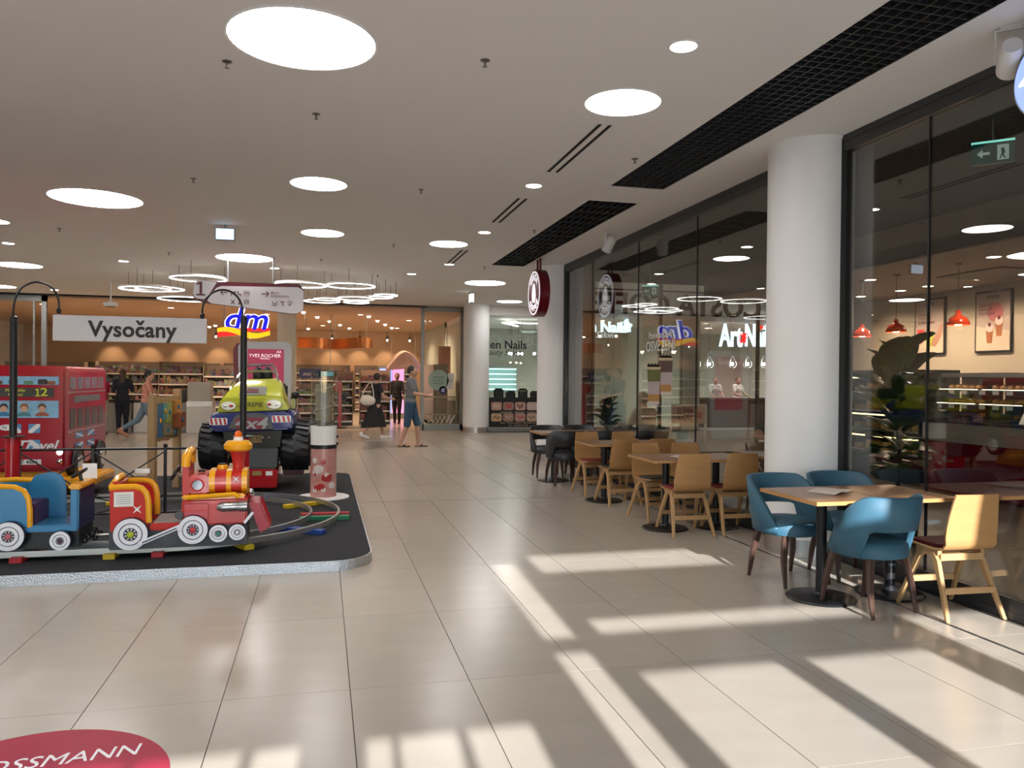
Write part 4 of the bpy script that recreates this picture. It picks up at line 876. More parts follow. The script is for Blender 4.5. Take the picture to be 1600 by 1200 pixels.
# ============================================================ cafe interior
M_cfloor = mat('cafe_floor', (.055, .042, .035), .35, var=.2, stretch=(1, 6, 1)); M_cwall = mat('cafe_wall', (.50, .41, .32), .7, var=.04); M_cceil = mat('cafe_ceiling', (.33, .26, .21), .8); M_dark = mat('dark_ceiling', (.045, .045, .045), .8)
struct('floor_cafe', MB().box(4.5, 11.2, -2.3, 14.55, -.1, 0), M_cfloor)
struct('wall_cafe_back', MB().box(11, 11.3, -2.3, 14.6, 0, 4.05), M_cwall); struct('wall_cafe_side', MB().box(4.5, 11.3, -2.4, -2.0, 0, 4.05), M_cwall)
struct('ceiling_cafe', MB().box(7.6, 11.3, -2.3, 14.6, 3.22, 3.4).box(7.6, 7.7, -2.3, 14.6, 3.22, 3.9), M_cceil); struct('ceiling_cafe_void', MB().box(4.5, 7.6, -2.3, 14.8, 3.68, 4.0), M_dark)
def lamp(par, loc, e, col=(1, .8, .58), r=.06, kind='POINT', spot=None):
    l = bpy.data.lights.new('lamp_light', 'SPOT' if spot else 'POINT'); l.energy = e; l.color = col; l.shadow_soft_size = r
    if spot: l.spot_size = spot; l.spot_blend = .8
    o = bpy.data.objects.new('lamp_light', l); C.objects.link(o); o.parent = par; o.location = loc; return o
def shop_light(p, z, lab, e, col, grp, r=.085):
    t = thing('downlight', lab, 'downlight', (p[0], p[1], z), group=grp)
    MB().lathe([(.001, -.004), (r, -.004), (r, .02), (.001, .02)], n=16).build('lens', glow('warm_lens', (1, .85, .62), 16), t)
    MB().lathe([(r, .01), (r, -.008), (r*1.2, -.008), (r*1.22, .01)], n=16, closed=True).build('trim_ring', M_white, t)
    if e: lamp(t, (0, 0, -.06), e*2.2, col, .07, spot=2.7)
for px, py, w_ in ((1360, 437, 'far left'), (1407, 454, 'left centre'), (1450, 447, 'behind the glass joint'), (1553, 401, 'near right'), (1531, 436, 'right centre'), (1345, 463, 'farthest')):
    p = atz(px, py, 3.22); shop_light((p.x, min(p.y, 13.8)), 3.22, f'warm downlight in the cafe ceiling, {w_}', 60, (1, .78, .55), 'cafe downlights')
for y in (2.2, 5.6): shop_light((9.2, y), 3.22, f'warm downlight over the cafe counter {"near" if y < 3 else "beside the posters"}', 60, (1, .78, .55), 'cafe downlights')
# end glazing and letters
t = sroot('window_4'); f = MB(); f.box(4.75, 11, 14.52, 14.6, 3.5, 3.8); f.box(4.75, 11, 14.52, 14.6, 0, .1)
for x in (4.75, 6.6, 8.8, 10.94): f.box(x, x+.05, 14.52, 14.6, 0, 3.6)
f.build('window_frame', M_frame, t, smooth=False)
for a, b in ((4.8, 6.6), (6.65, 8.8), (8.85, 10.94)): MB().box(a, b, 14.555, 14.565, .1, 3.5).build('pane', M_gl2, t, smooth=False)
ct = thing('shop_letters', 'large dark channel letters seen from behind on the cafe end glazing', 'sign', (6.9, 14.66, 3.07))
text('letter_bodies', 'COSTA COFFEE', .60, M_frame, ct, (0, 0, 0), (PI/2, 0, PI), ext=.035, bold=.008, sx=.98); text('letter_faces', 'COSTA COFFEE', .60, glow('letter_glow', (.9, .92, 1), 1.2), ct, (0, .04, 0), (PI/2, 0, PI), ext=.003, bold=.004, sx=.98)
MB().cyl((-2, .0, .3), (2, 0, .3), .015, n=8).build('mounting_rail', M_frame, ct)
# exit signs
for (loc, rz, lab) in (((5.22, 5.17, 3.40), -.78, 'green exit sign with an arrow behind the near glass pane'), ((5.80, 13.2, 3.18), -.42, 'green exit sign inside the cafe above the cup stickers')):
    t = thing('exit_sign', lab, 'exit sign', loc, rz); MB().box(-.15, .15, -.015, .015, -.085, .085).build('panel', mat('exit_green', (.01, .10, .075), .3, emit=.12), t, bevel=.004)
    MB().box(-.15, .15, -.02, .02, .085, .1).build('light_bar', glow('exit_bar', (.3, .9, .75), 1), t); MB().cyl((0, 0, .1), (0, 0, 3.68-loc[2]), .008, n=6).build('hanger', M_greyfr, t)
    w_ = glow('exit_white', (.45, .62, .58), .35); MB().prism([(-.11, 0), (-.07, .035), (-.07, .01), (-.02, .01), (-.02, -.01), (-.07, -.01), (-.07, -.035)], -.019, -.015).build('arrow', w_, t, smooth=False)
    b = MB().prism(rrect(.03, .11, -.06, .06, .005, 2), -.018, -.015).build('door_symbol', w_, t, smooth=False); MB().prism([(.045, -.05), (.06, -.01), (.055, .03), (.075, .035), (.085, .0), (.075, -.02), (.09, -.05), (.08, -.05), (.065, -.025), (.055, -.05)], -.021, -.018).build('running_figure', MATS['exit_green'], t, smooth=False)
# posters
def poster(y0, y1, lab, which):
    t = thing('framed_poster', lab, 'poster', (10.99, (y0+y1)/2, 2.075), group='framed posters'); h = 1.05; w_ = y1-y0
    MB().box(-.03, 0, -w_/2, w_/2, 0, h).build('frame', M_black, t, bevel=.006)
    MB().box(-.034, -.03, -w_/2+.035, w_/2-.035, .035, h-.035).build('print', mat('poster_top', (.48, .36, .31), .5, var=.05), t, smooth=False)
    def P_(name, poly, m, k): return MB().prism([(-a, b) for a, b in poly], -.034-.0012*k, -.034-.0012*(k-1), 'yz').build(name, m, t, smooth=False)
    iw = w_/2-.035
    P_('print_ground', [(-iw, .035), (iw, .035), (iw, .36), (0, .40), (-iw, .46)], mat('poster_sand', (.62, .50, .38), .5), 1)
    text('lettering', 'COSTA', .075, M_black_p, t, (-.037, 0, h-.115), (PI/2, 0, -PI/2), ext=.0006, bold=.002)
    if which:
        P_('print_disc', circ(.05, .68, .16, 24), mat('poster_rose', (.55, .16, .17), .5), 2)
        for i, s in enumerate(('LEDOVÉ', 'KÁVOVÉ', 'POTĚŠENÍ')): text('lettering', s, .07, mat('poster_maroon', (.16, .02, .04), .5), t, (-.040, .28, .80-.07*i), (PI/2, 0, -PI/2), ext=.0006, align='LEFT', bold=.001)
        for cx, cz, k in ((-.06, .22, 3), (.13, .33, 4)):
            P_('print_glass', [(cx-.075, cz+.17), (cx+.075, cz+.17), (cx+.05, cz-.06), (cx-.05, cz-.06)], mat('poster_drink', (.40, .13, .05) , .4), k); P_('print_cream', circ(cx, cz+.2, .08, 16, .075), mat('poster_cream', (.75, .55, .5), .5), k+1)
            P_('print_topping', circ(cx, cz+.25, .035, 10), mat('poster_maroon', (.16, .02, .04), .5), k+2)
    else:
        for i, s in enumerate(('OVOCNÉ', 'COOLERS', '& FREDDERY')): text('lettering', s, .07, mat('poster_maroon', (.16, .02, .04), .5), t, (-.040, .26, .74-.07*i), (PI/2, 0, -PI/2), ext=.0006, align='LEFT', bold=.001)
        P_('print_glass', [(-.30, .48), (-.12, .48), (-.15, .22), (-.27, .22)], mat('poster_red', (.62, .05, .05), .4), 2); P_('print_glass', [(-.10, .40), (.12, .44), (.10, .16), (-.06, .14)], mat('poster_lime', (.42, .48, .04), .4), 3)
        P_('print_hand', [(.05, .18), (.16, .14), (.30, .34), (.33, .56), (.27, .56), (.2, .40), (.09, .30)], mat('poster_skin', (.45, .22, .14), .5), 4)
poster(10.43, 11.18, 'black-framed poster of iced coffees on the cafe wall, right one', 1); poster(11.84, 12.59, 'black-framed poster of red and lime drinks on the cafe wall, left one', 0)
# pendants
M_pr = mat('pendant_red', (.42, .035, .01), .15, coat=.8)
for px, py, pz, lab in ((1347, 515, 2.40, 'farthest red pendant lamp over the cafe counter'), (1400, 508, 2.43, 'middle red pendant lamp over the cafe counter'), (1497, 497, 2.46, 'nearest red pendant lamp over the cafe counter')):
    p = atx(px, py, 8.6); t = thing('pendant_lamp', lab, 'pendant lamp', (8.6, p.y, pz), group='red pendant lamps')
    MB().lathe([(.15, -.10), (.148, -.07), (.11, .0), (.05, .035), (.035, .06), (.03, .11), (.024, .11), (.03, .05), (.05, .02), (.10, -.01), (.135, -.07), (.14, -.10)], n=28, closed=True).build('shade', M_pr, t)
    MB().ball((0, 0, -.04), .045, 12, 8).build('bulb', glow('bulb_warm', (1, .75, .5), 12), t); MB().cyl((0, 0, .1), (0, 0, 3.22-pz), .005, n=6).build('cord', M_black, t); MB().lathe([(.001, 3.195-pz), (.05, 3.195-pz), (.05, 3.22-pz), (.001, 3.22-pz)], n=16).build('canopy', M_black, t)
    lamp(t, (0, 0, -.12), 14, (1, .7, .45), .05)
t = tag(MB().box(-.6, .6, -.6, .6, -.02, 0).build('air_cassette', mat('cassette_dark', (.08, .07, .06), .6), None, loc=(9.95, 9.7, 3.22), bevel=.005), 'square dark air-conditioning panel in the cafe ceiling', 'air vent')
# counter
cn = thing('cafe_counter', 'long red cafe counter with a cream upper band', 'counter', (8.6, 4.2, 0))
MB().box(.02, .78, 0, 5.48, 0, .72).build('front_panel', mat('counter_red', (.17, .004, .012), .12, coat=.7), cn, bevel=.005); MB().box(0, .8, 0, 5.5, .72, .985).build('cream_band', mat('counter_cream', (.42, .36, .29), .45), cn, bevel=.005); MB().box(-.02, .82, 0, 5.52, .985, 1.02).build('worktop', mat('counter_dark', (.05, .02, .02), .3), cn, bevel=.005)
def case(y0, y1, lab):
    t = thing('pastry_case', lab, 'display case', (8.65, y0, 1.02), group='glass pastry cases'); w_ = y1-y0
    MB().box(.0, .6, 0, w_, 0, .05).build('base', M_black, t, smooth=False); MB().box(.25, .7, -.02, w_+.02, .62, .68).build('roof', M_steel, t, bevel=.004); MB().box(.6, .62, 0, w_, .05, .62).build('back_panel', mat('case_brown', (.16, .08, .05), .5), t, smooth=False)
    MB().loft([[(.0, 0, .05), (.008, 0, .05), (.208, 0, .62), (.2, 0, .62)], [(.0, w_, .05), (.008, w_, .05), (.208, w_, .62), (.2, w_, .62)]]).build('front_glass', M_gl2, t, smooth=False)
    for z in (.23, .43):
        MB().box(.1, .6, .01, w_-.01, z, z+.012).build('shelf', M_steel, t, smooth=False); MB().box(.1+z*.2, .12+z*.2, .02, w_-.02, z+.012, z+.02).build('light_strip', glow('case_light', (1, .85, .6), 5), t)
        for k in range(3): MB().box(.10, .104, .1+k*w_/3.2, .2+k*w_/3.2, z-.05, z).build('price_card', M_white_p, t, smooth=False)
    for z in (.05, .245, .445):
        for k in range(5): tag(MB().ball((0, 0, .035), (.075, .055, .04), 12, 8).build('pastry', mat('pastry_crust', (.42, .20, .06), .6, var=.3), None, loc=(8.65+.33, y0+.08+k*(w_-.1)/5, 1.02+z)), 'golden brown pastry in the glass case on the counter', 'pastry', 'pastries in the cases')
case(8.95, 9.66, 'glass pastry case at the left end of the counter'); case(8.2, 8.9, 'glass pastry case second from the left end of the counter')
MB_ = MB(); t = thing('coffee_machine', 'wide dark coffee machine on the cafe counter', 'coffee machine', (8.95, 6.7, 1.02))
MB().box(0, .4, 0, 1.3, .04, .42).build('body', M_black, t, bevel=.03); MB().box(-.04, .44, 0, 1.3, .42, .46).build('cup_rail', M_steel, t, bevel=.005); MB().box(-.12, 0, .05, 1.25, .04, .09).build('drip_tray', M_steel, t, smooth=False)
for k in range(3): MB().cyl((-.05, .25+.4*k, .26), (-.05, .25+.4*k, .2), .03, n=12).build('group_head', M_chrome, t)
t = thing('payment_terminal', 'pale card terminal leaning on the counter', 'card terminal', (8.66, 8.02, 1.02)); MB().obox((0, 0, .09), (.03, .12, .22), ry=.5).build('body', M_white_p, t, bevel=.01); MB().box(-.06, .06, -.07, .07, 0, .02).build('foot', M_black, t, bevel=.004)
t = thing('snack_box', 'small blue box of snacks on the counter', 'box', (8.72, 7.75, 1.02)); MB().box(-.08, .08, -.13, .13, 0, .2).build('carton', mat('box_blue', (.05, .13, .28), .5), t, bevel=.004); MB().box(-.09, -.08, -.1, .1, .12, .26).build('display_flap', M_white_p, t, smooth=False)
t = thing('counter_rack', 'small red rack with price cards fixed on the cream counter band', 'rack', (8.58, 7.6, .80)); MB().box(-.1, 0, -.28, .28, -.06, .02).build('tray', mat('rack_red', (.09, .004, .01), .4), t, bevel=.004)
for k in range(3): MB().obox((-.104, -.17+.17*k, -.005), (.006, .12, .06), ry=.2).build('price_card', M_white_p, t, smooth=False)
# open chiller behind the plant
t = thing('open_chiller', 'lit open chiller with shelves of sandwiches behind the plant', 'display fridge', (8.7, 9.85, 0)); L_ = 1.7
MB().box(.55, .7, 0, L_, 0, 1.75).box(0, .6, 0, L_, 0, .42).box(0, .6, 0, .04, .42, 1.75).box(0, .6, L_-.04, L_, .42, 1.75).box(0, .6, 0, L_, 1.7, 1.75).build('body', M_black, t, smooth=False)
for z in (.43, .78, 1.08, 1.38):
    MB().box(.03, .55, .04, L_-.04, z, z+.02).build('shelf', M_steel, t, smooth=False); MB().box(.02, .05, .05, L_-.05, z+.24, z+.26).build('light_strip', glow('chill_light', (1, .82, .35), 4), t)
    b = MB()
    for k in range(9): b.box(.1+.1*(k % 2), .4, .1+k*.175, .1+k*.175+.12, z+.02, z+.10+.06*((k*7+int(z*10)) % 3)/2)
    b.build('food_packs', mat('food_mix', (.42, .30, .12), .5, col2=(.12, .07, .03), vscale=7), t, smooth=False, kind='stuff')
# fiddle-leaf plant
pl = thing('potted_plant', 'large fiddle-leaf plant in a black pot behind the glass', 'plant', (5.42, 6.42, 0))
MB().lathe([(.001, 0), (.17, 0), (.22, .5), (.235, .52), (.21, .52), (.19, .48), (.001, .47)], n=28).build('pot', M_black, pl)
trk = [(0, 0, .45), (.02, .01, .9), (-.02, .03, 1.35), (.01, .0, 1.66)]; MB().tube(trk, [.022, .02, .016, .01], 8).build('trunk', mat('bark', (.05, .035, .02), .8, var=.2), pl)
lm = None; ML = mat('fiddle_leaf', (.055, .13, .03), .38, var=.3, vscale=6, rand=.25)
n = 10; rg = []
for i in range(n+1):
    f_ = i/n; wd = .165*math.sin(PI*min(1, f_*.93+.04))**.7*(.65+.5*f_); z = .05*math.sin(f_*2.4)-.10*f_*f_
    rg.append([(x*wd, .05+f_*.36, z+.02*abs(x)+.008*math.sin(7*f_+x*3)+o_) for o_ in (0, .003) for x in ((-1, -.5, 0, .5, 1) if o_ == 0 else (1, .5, 0, -.5, -1))])
for k in range(34):
    z = .70+.92*k/33; a = k*2.4; el = .15+1.1*(k/33)**1.5+random.uniform(-.2, .2); s = 1.05+.25*random.random() if k > 10 else .85
    if lm is None: o = MB().loft(rg).build('leaf', ML, pl, ang=80); lm = o.data
    else: o = obj('leaf', lm, pl)
    o.location = (.0, .01, z); o.rotation_euler = Euler((el, random.uniform(-.3, .3), a)); o.scale = (s, s, s)
# cup sticker on the cafe glass
st = thing('window_sticker', 'window sticker of two tall layered iced drinks on the cafe glass', 'sticker', (4.432, 0, 0))
def S2(px, py): v = atx(px, py, 4.43); return (v.y, v.z)
def spoly(nm, pts, m, k=0): return MB().prism([S2(*q) for q in pts], -.0012*(k+1), -.0012*k, 'yz').build(nm, m, st, smooth=False)
def cup(cx, y0, y1, w0, w1, top, par):
    h = y1-y0
    for f0, f1, m in ((0, .12, mat('drink_cream', (.50, .42, .25), .5)), (.12, .42, top), (.42, .74, mat('drink_milk', (.42, .36, .36), .5)), (.74, .92, mat('drink_amber', (.40, .20, .05), .5)), (.92, 1, mat('drink_glass', (.55, .50, .46), .4))):
        wa, wb = w0+(w1-w0)*f0, w0+(w1-w0)*f1
        spoly('print_layer', [(cx-wa, y0+h*f0), (cx+wa, y0+h*f0), (cx+wb, y0+h*f1), (cx-wb, y0+h*f1)], m, par)
    spoly('print_foam', [(cx+w0*.95*math.cos(a), y0+3-5.5*math.sin(a)) for a in (PI*k/10 for k in range(11))], MATS['drink_cream'], par)
    for k in range(4): spoly('print_topping', [(cx-8+5*k+2*math.cos(a), y0-1+1.6*math.sin(a)) for a in (2*PI*j/6 for j in range(6))], hairs[1], par+1)
cup(1040, 556, 617, 11, 8, mat('drink_brown', (.07, .03, .025), .5), 0); cup(1022, 570, 632, 11, 8, mat('drink_green', (.10, .12, .02), .5), 3)
for s, px, py, sz in (('Pomerančové', 1031, 523, .13), ('OSVĚŽENÍ', 1031, 541, .20)):
    y, z = S2(px, py); text('lettering', s, sz, mat('sticker_white', (.8, .79, .77), .6), st, (-.002, y, z), (PI/2, 0, -PI/2), ext=.0006)
# ============================================================ corridor shops beyond the cafe
M_nw = mat('salon_wall', (.62, .64, .58), .6, var=.02); M_sw = mat('salon_floor', (.4, .38, .35), .35)
struct('wall_right', MB().box(16.3, 17, 14.6, 29.2, -.1, 4.05), M_white); struct('wall_salon_back', MB().box(4.4, 16.4, 28.2, 28.6, -.1, 4.05), M_nw); struct('wall_corridor', MB().box(11.3, 17, 14.4, 14.62, 0, 4.05), M_white)
struct('wall_salon_left', MB().box(4.44, 4.6, 22.6, 36.3, 0, 4.05), M_nw); struct('ceiling_salon', MB().box(4.4, 17, 22.5, 28.6, 3.42, 3.7).box(4.4, 17, 22.30, 22.5, 3.42, 3.75), M_white)
struct('floor_salon', MB().box(4.5, 16.4, 22.4, 28.4, -.1, .001), M_sw); struct('wall_salon_divider', MB().box(10.9, 11.5, 22.3, 28.3, 0, 3.45), M_nw)
t = sroot('window_5'); f = MB(); f.box(4.6, 10.9, 22.3, 22.38, 0, .12)
for x in (4.6, 6.9, 9.4, 10.85): f.box(x, x+.05, 22.3, 22.38, 0, 3.42)
f.build('window_frame', M_greyfr, t, smooth=False)
for a, b in ((4.65, 6.9), (6.95, 9.4), (9.45, 10.85)): MB().box(a, b, 22.335, 22.345, .12, 3.42).build('pane', M_gl2, t, smooth=False)
p5_ = thing('price_poster', 'black window poster with two rows of nail and beauty photos', 'poster', (4.75, 22.30, .13)); PW = 1.9
MB().box(0, PW, -.004, .004, 0, .88).build('panel', M_black_p, p5_, smooth=False)
for r_ in range(2):
    for k in range(5):
        x0, z0 = .07+k*.36, .50-r_*.33
        im = MB().prism(rrect(x0, x0+.32, z0, z0+.24, .06, 4), -.007, -.004).build('photo', mat(f'photo_{r_}{k}', [(.45, .26, .2), (.3, .2, .16), (.55, .33, .27), (.55, .42, .4), (.4, .3, .3), (.5, .33, .2), (.34, .2, .15), (.42, .25, .22), (.5, .36, .26), (.4, .3, .25)][r_*5+k], .5, var=.4, vscale=16), p5_, smooth=False)
        b = MB()
        for j in range(4): b.prism(circ(x0+.16+(.05*(j-1.5)), z0+.12+.03*math.sin(j*2.1+k), .018, 8, .075 if r_ == 0 else .03), -.009, -.007)
        b.build('photo_motif', [mat('motif_pale', (.6, .45, .4), .5), mat('motif_red', (.45, .02, .03), .5), hairs[0]][(k+r_*2) % 3], im, smooth=False)
for s, z, sz in (('MANIKÚRA   PEDIKÚRA   PARAFÍN', .43, .07), ('ŘASY   ÚPRAVA OBOČÍ   PERMANENTNÍ', .125, .06), ('TEL.: +420 608 519 999', .05, .06)): text('lettering', s, sz, mat('poster_gold', (.55, .42, .3), .5), p5_, (PW*.47, -.006, z), ext=.001)
ts = thing('window_lettering', 'dark salon name lettering on the glass between the far columns', 'lettering', (0, 22.325, 0))
q = at(783, 539, 22.3); text('lettering', 'Garden Nails', .34, M_black_p, ts, (q.x-.12, 0, q.z), ext=.002, bold=.006); q = at(783, 551, 22.3); text('lettering', 'Beauty Salon', .24, M_black_p, ts, (q.x, 0, q.z), ext=.002, shear=.3)
for px in (): pass
ts = thing('salon_sign', 'lit white salon name sign with a leaf seen through the cafe', 'sign', (0, 22.2, 0)); Mg = glow('sign_ice', (.75, .95, 1), 2.2)
q = at(925, 511, 22.2); text('lettering', 'Garden Nails', .44, Mg, ts, (q.x-.02, 0, q.z), ext=.03, bold=.014); q = at(925, 522, 22.2); text('lettering', 'Beauty Salon', .26, glow('sign_soft', (.8, .9, .95), 1.0), ts, (q.x, 0, q.z-.02), ext=.01, shear=.3)
lf = at(976, 510, 22.2)
for xx in (7.8, 8.6): MB().cyl((xx, .04, 3.1), (xx, .04, CEIL), .012, n=6).build('hanger', M_greyfr, ts)
for a in (0.2, 1.2, -.7): MB().prism([(lf.x+math.cos(a+PI/2-.8)*0+(.26*s_*math.cos(a)-.09*math.sin(PI*s_)*math.sin(a)*d_), lf.z+(.26*s_*math.sin(a)+.09*math.sin(PI*s_)*math.cos(a)*d_)) for s_, d_ in [(i/6, 1) for i in range(7)]+[(1-i/6, -1) for i in range(1, 6)]], -.03, .0).build('leaf_emblem', Mg, ts, smooth=False)
ts = thing('salon_sign', 'lit tall white and red nail studio letters seen through the cafe', 'sign', (0, 22.2, 0)); Mi = glow('sign_blue_white', (.72, .88, 1), 2.4); Mr = glow('sign_red_lit', (.9, .03, .03), 1.6)
for s, px, py, sz, m, sx in (('Art', 1142, 526, 1.02, Mi, .55), ('OF', 1160, 529, .42, Mr, .6), ('Nail', 1182, 526, 1.02, Mi, .50)): q = at(px, py, 22.2); text('lettering', s, sz, m, ts, (q.x, 0, q.z), ext=.04, sx=sx, bold=.012)
q = at(1189, 512, 22.2); MB().prism([(q.x-.15, q.z), (q.x, q.z+.07), (q.x+.2, q.z+.03), (q.x, q.z-.05)], -.03, 0).build('red_leaf', Mr, ts, smooth=False)
for xx in (12.5, 13.6): MB().cyl((xx, .03, 3.3), (xx, .03, CEIL), .012, n=6).build('hanger', M_greyfr, ts)
# salon interiors
for (x, y, lab) in ((6.0, 24.6, 'left nail salon'), (8.6, 24.6, 'middle of the nail salon'), (13.2, 25.0, 'nail studio'), (15, 24.2, 'right of the nail studio')): shop_light((x, y), 3.42, f'round downlight in the ceiling of the {lab}', 130, (1, .92, .82), 'salon downlights', .12)
t = thing('line_light', 'white V-shaped line light in the salon ceiling', 'light', (0, 23.6, 3.3))
for a, b in (((1095/1, 0), 0),): pass
va, vb, vc = at(785, 503, 23.6), at(814, 494, 24.6), at(834, 505, 23.4)
MB().bar((va.x, 0, 0), (vb.x, 1.4, 0), .05, .03).build('tube', glow('line_led', (1, 1, .98), 5), t); MB().bar((va.x, 0, 0), (vc.x+.8, -.1, 0), .05, .03).build('tube', MATS['line_led'], t)
for k, px in enumerate((796, 801, 810, 817, 835)):
    p = at(px, 553, 24.0); t = thing('globe_pendant', f'clear globe pendant lamp in the salon, {["first","second","third","fourth","fifth"][k]} from the left', 'pendant lamp', (p.x, 24.0+.15*(k % 2), p.z), group='salon globe lamps')
    MB().ball((0, 0, 0), .10, 16, 10).build('globe', M_gl2, t); MB().ball((0, 0, .01), .045, 10, 8).build('bulb', glow('bulb_cool', (1, .97, .9), 14), t); MB().cyl((0, 0, .1), (0, 0, 3.42-p.z), .005, n=6).build('cord', M_black, t)
t = thing('light_shelf', 'wall shelf with five glowing turquoise strips in the salon', 'shelf', (4.75, 27.9, 0)); 
q0, q1 = at(765, 576, 27.9), at(807, 608, 27.9)
MB().box(0, q1.x-4.75, 0, .3, q1.z-.1, q0.z+.05).build('carcass', mat('shelf_teal', (.3, .42, .41), .5), t, smooth=False)
for k in range(5): z = q1.z+(q0.z-q1.z)*k/4; MB().box(0, q1.x-4.78, -.1, 0, z-.03, z+.01).build('lit_shelf', glow('shelf_led', (.72, 1, .97), 1.3), t)
for k, px in enumerate((781, 800, 819, 838)):
    p = at(px, 612, 24.2); t = thing('salon_chair', f'dark salon chair behind the poster, {["first","second","third","fourth"][k]} from the left', 'chair', (p.x, 24.2, 0), group='salon chairs')
    MB().box(-.17, .17, -.2, .2, .4, .52).build('seat', M_char, t, bevel=.04); MB().box(-.16, .16, .14, .22, .5, 1.25-.08*(k % 2)).build('backrest', M_char, t, bevel=.04); MB().cyl((0, 0, .03), (0, 0, .42), .035, n=10).build('column', M_steel, t); MB().lathe([(.001, 0), (.17, 0), (.17, .03), (.001, .03)], n=20).build('base', M_steel, t)
tn = thing('studio_counter', 'long dark wooden counter in the nail studio', 'counter', (11.7, 23.7, 0)); MB().box(0, 4.4, 0, .6, 0, .95).build('front', mat('counter_wood', (.10, .05, .03), .4, var=.2), tn, smooth=False); MB().box(-.03, 4.43, -.04, .64, .95, 1.0).build('worktop', mat('counter_stone', (.3, .28, .26), .3), tn, smooth=False)
M_wire = mat('lamp_wire', (.75, .75, .75), .2, .8)
for k, px in enumerate((1088, 1108, 1144, 1168, 1193)):
    p = at(px, 568, 23.5); t = thing('wire_pendant', f'drop-shaped wire pendant lamp, {["first","second","third","fourth","fifth"][k]} from the left', 'pendant lamp', (p.x, 23.5, p.z), group='wire pendant lamps')
    for j in range(8):
        a = 2*PI*j/8; MB().tube([(r*math.cos(a), r*math.sin(a), z) for r, z in ((.02, .26), (.07, .16), (.14, .02), (.15, -.04), (.12, -.11), (.05, -.15))], .009, 5).build('wire', M_wire, t)
    MB().ball((0, 0, -.02), .06, 10, 8).build('bulb', glow('bulb_cool', (1, .97, .9), 14), t); MB().cyl((0, 0, .26), (0, 0, 3.42-p.z), .005, n=6).build('cord', M_black, t)
a_, b_ = at(1049, 634, 17.5), at(1100, 660, 17.5)
t = thing('promo_board', 'slanted pink promotional board in the corridor seen through the cafe', 'sign board', (a_.x, 17.5, 0), -.1)
MB().box(0, b_.x-a_.x, -.02, .02, b_.z-.02, a_.z).build('panel', mat('promo_pink', (.50, .33, .28), .5), t, smooth=False); fr_ = MB(); wd = b_.x-a_.x
for x in (0, wd): fr_.bar((x, .0, 0), (x, 0, a_.z+.03), .04)
fr_.bar((0, 0, a_.z+.02), (wd, 0, a_.z+.02), .04); fr_.build('frame', M_white, t, smooth=False); text('lettering', 'SUPER', .15, M_mar, t, (wd*.4, -.022, a_.z-.14), ext=.001, bold=.003); text('lettering', 'DEAL', .15, M_mar, t, (wd*.4, -.022, a_.z-.29), ext=.001, bold=.003); MB().prism(circ(wd*.8, a_.z-.22, .09, 16), -.024, -.02).build('round_mark', M_pr, t, smooth=False)
# ============================================================ chemist shop
YD = 23.15
M_dw = mat('shop_wall', (.72, .52, .36), .7, var=.03); M_dc = mat('shop_ceiling', (.62, .42, .28), .7)
struct('wall_shop_back', MB().box(-13, 4.6, 36, 36.4, -.1, 4.05), M_dw); struct('ceiling_shop', MB().box(-13, 4.5, YD+.05, 36.2, 3.62, 3.8), M_dc); struct('floor_shop', MB().box(-13, 4.44, YD, 36.1, -.1, .001), mat('shop_floor', (.50, .44, .36), .25, var=.05))
struct('trim_3', MB().box(-12, 3.0, YD-.12, YD, 3.655, 3.71), M_black)['label'] = 'dark slot line along the ceiling in front of the chemist shop'
t = sroot('window_6'); f = MB(); x0, x1 = at(660, 600, YD).x, at(728, 600, YD).x
for a, b in ((x0-.06, x0+.04), (x1-.18, x1+.05)): f.box(a, b, YD-.05, YD+.05, 0, 3.62)
f.box(x0, x1, YD-.05, YD+.05, 0, .18); f.box(x0, x1, YD-.05, YD+.05, 3.55, 3.66); f.build('window_frame', M_greyfr, t, smooth=False); MB().box(x0+.04, x1-.18, YD-.006, YD+.006, .18, 3.55).build('pane', M_gl2, t, smooth=False)
t = sroot('window_7'); f = MB(); xa, xb = -11.8, at(73, 560, YD).x
f.box(xb-.12, xb, YD-.05, YD+.05, 0, 3.66); f.box(xa, xb, YD-.05, YD+.05, 3.5, 3.66); f.box(xa, xb, YD-.05, YD+.05, 0, .18); f.box(xb-.32, xb-.28, YD-.04, YD+.04, .18, 3.5); f.build('window_frame', M_greyfr, t, smooth=False)
MB().box(xa, xb-.32, YD-.006, YD+.006, .18, 3.5).build('pane', M_gl2, t, smooth=False)
# stickers on the glass
def glass_sticker(nm, lab, cx, cy, poly, m):
    t = thing('glass_sticker', lab, 'sticker', (0, YD-.012, 0)); MB().prism(poly, -.003, 0).build('film', m, t, smooth=False); return t
c0 = at(685, 594, YD); g = glass_sticker('a', 'round mint sticker on the chemist shop glass', 0, 0, circ(c0.x, c0.z, .31, 32), mat('sticker_mint', (.33, .46, .38), .5))
for s, dz in (('Nakupujte', .09), ('tak, jak to', 0), ('máte rádi', -.09)): text('lettering', s, .085, mat('sticker_green', (.05, .16, .13), .5), g, (c0.x, -.005, c0.z+dz), ext=.001)
c1 = at(703, 596, YD); g = glass_sticker('b', 'white upright sticker with a hand symbol beside the mint one', 0, 0, [(c1.x-.12, c1.z-.24), (c1.x+.08, c1.z-.24), (c1.x+.13, c1.z+.24), (c1.x-.07, c1.z+.24)], mat('sticker_pale', (.66, .66, .66), .5)); MB().tube([(c1.x-.05, -.006, c1.z-.03), (c1.x-.03, -.006, c1.z+.06), (c1.x, -.006, c1.z-.02), (c1.x+.03, -.006, c1.z+.06), (c1.x+.06, -.006, c1.z-.03)], .007, 6).build('symbol', M_frame, g)
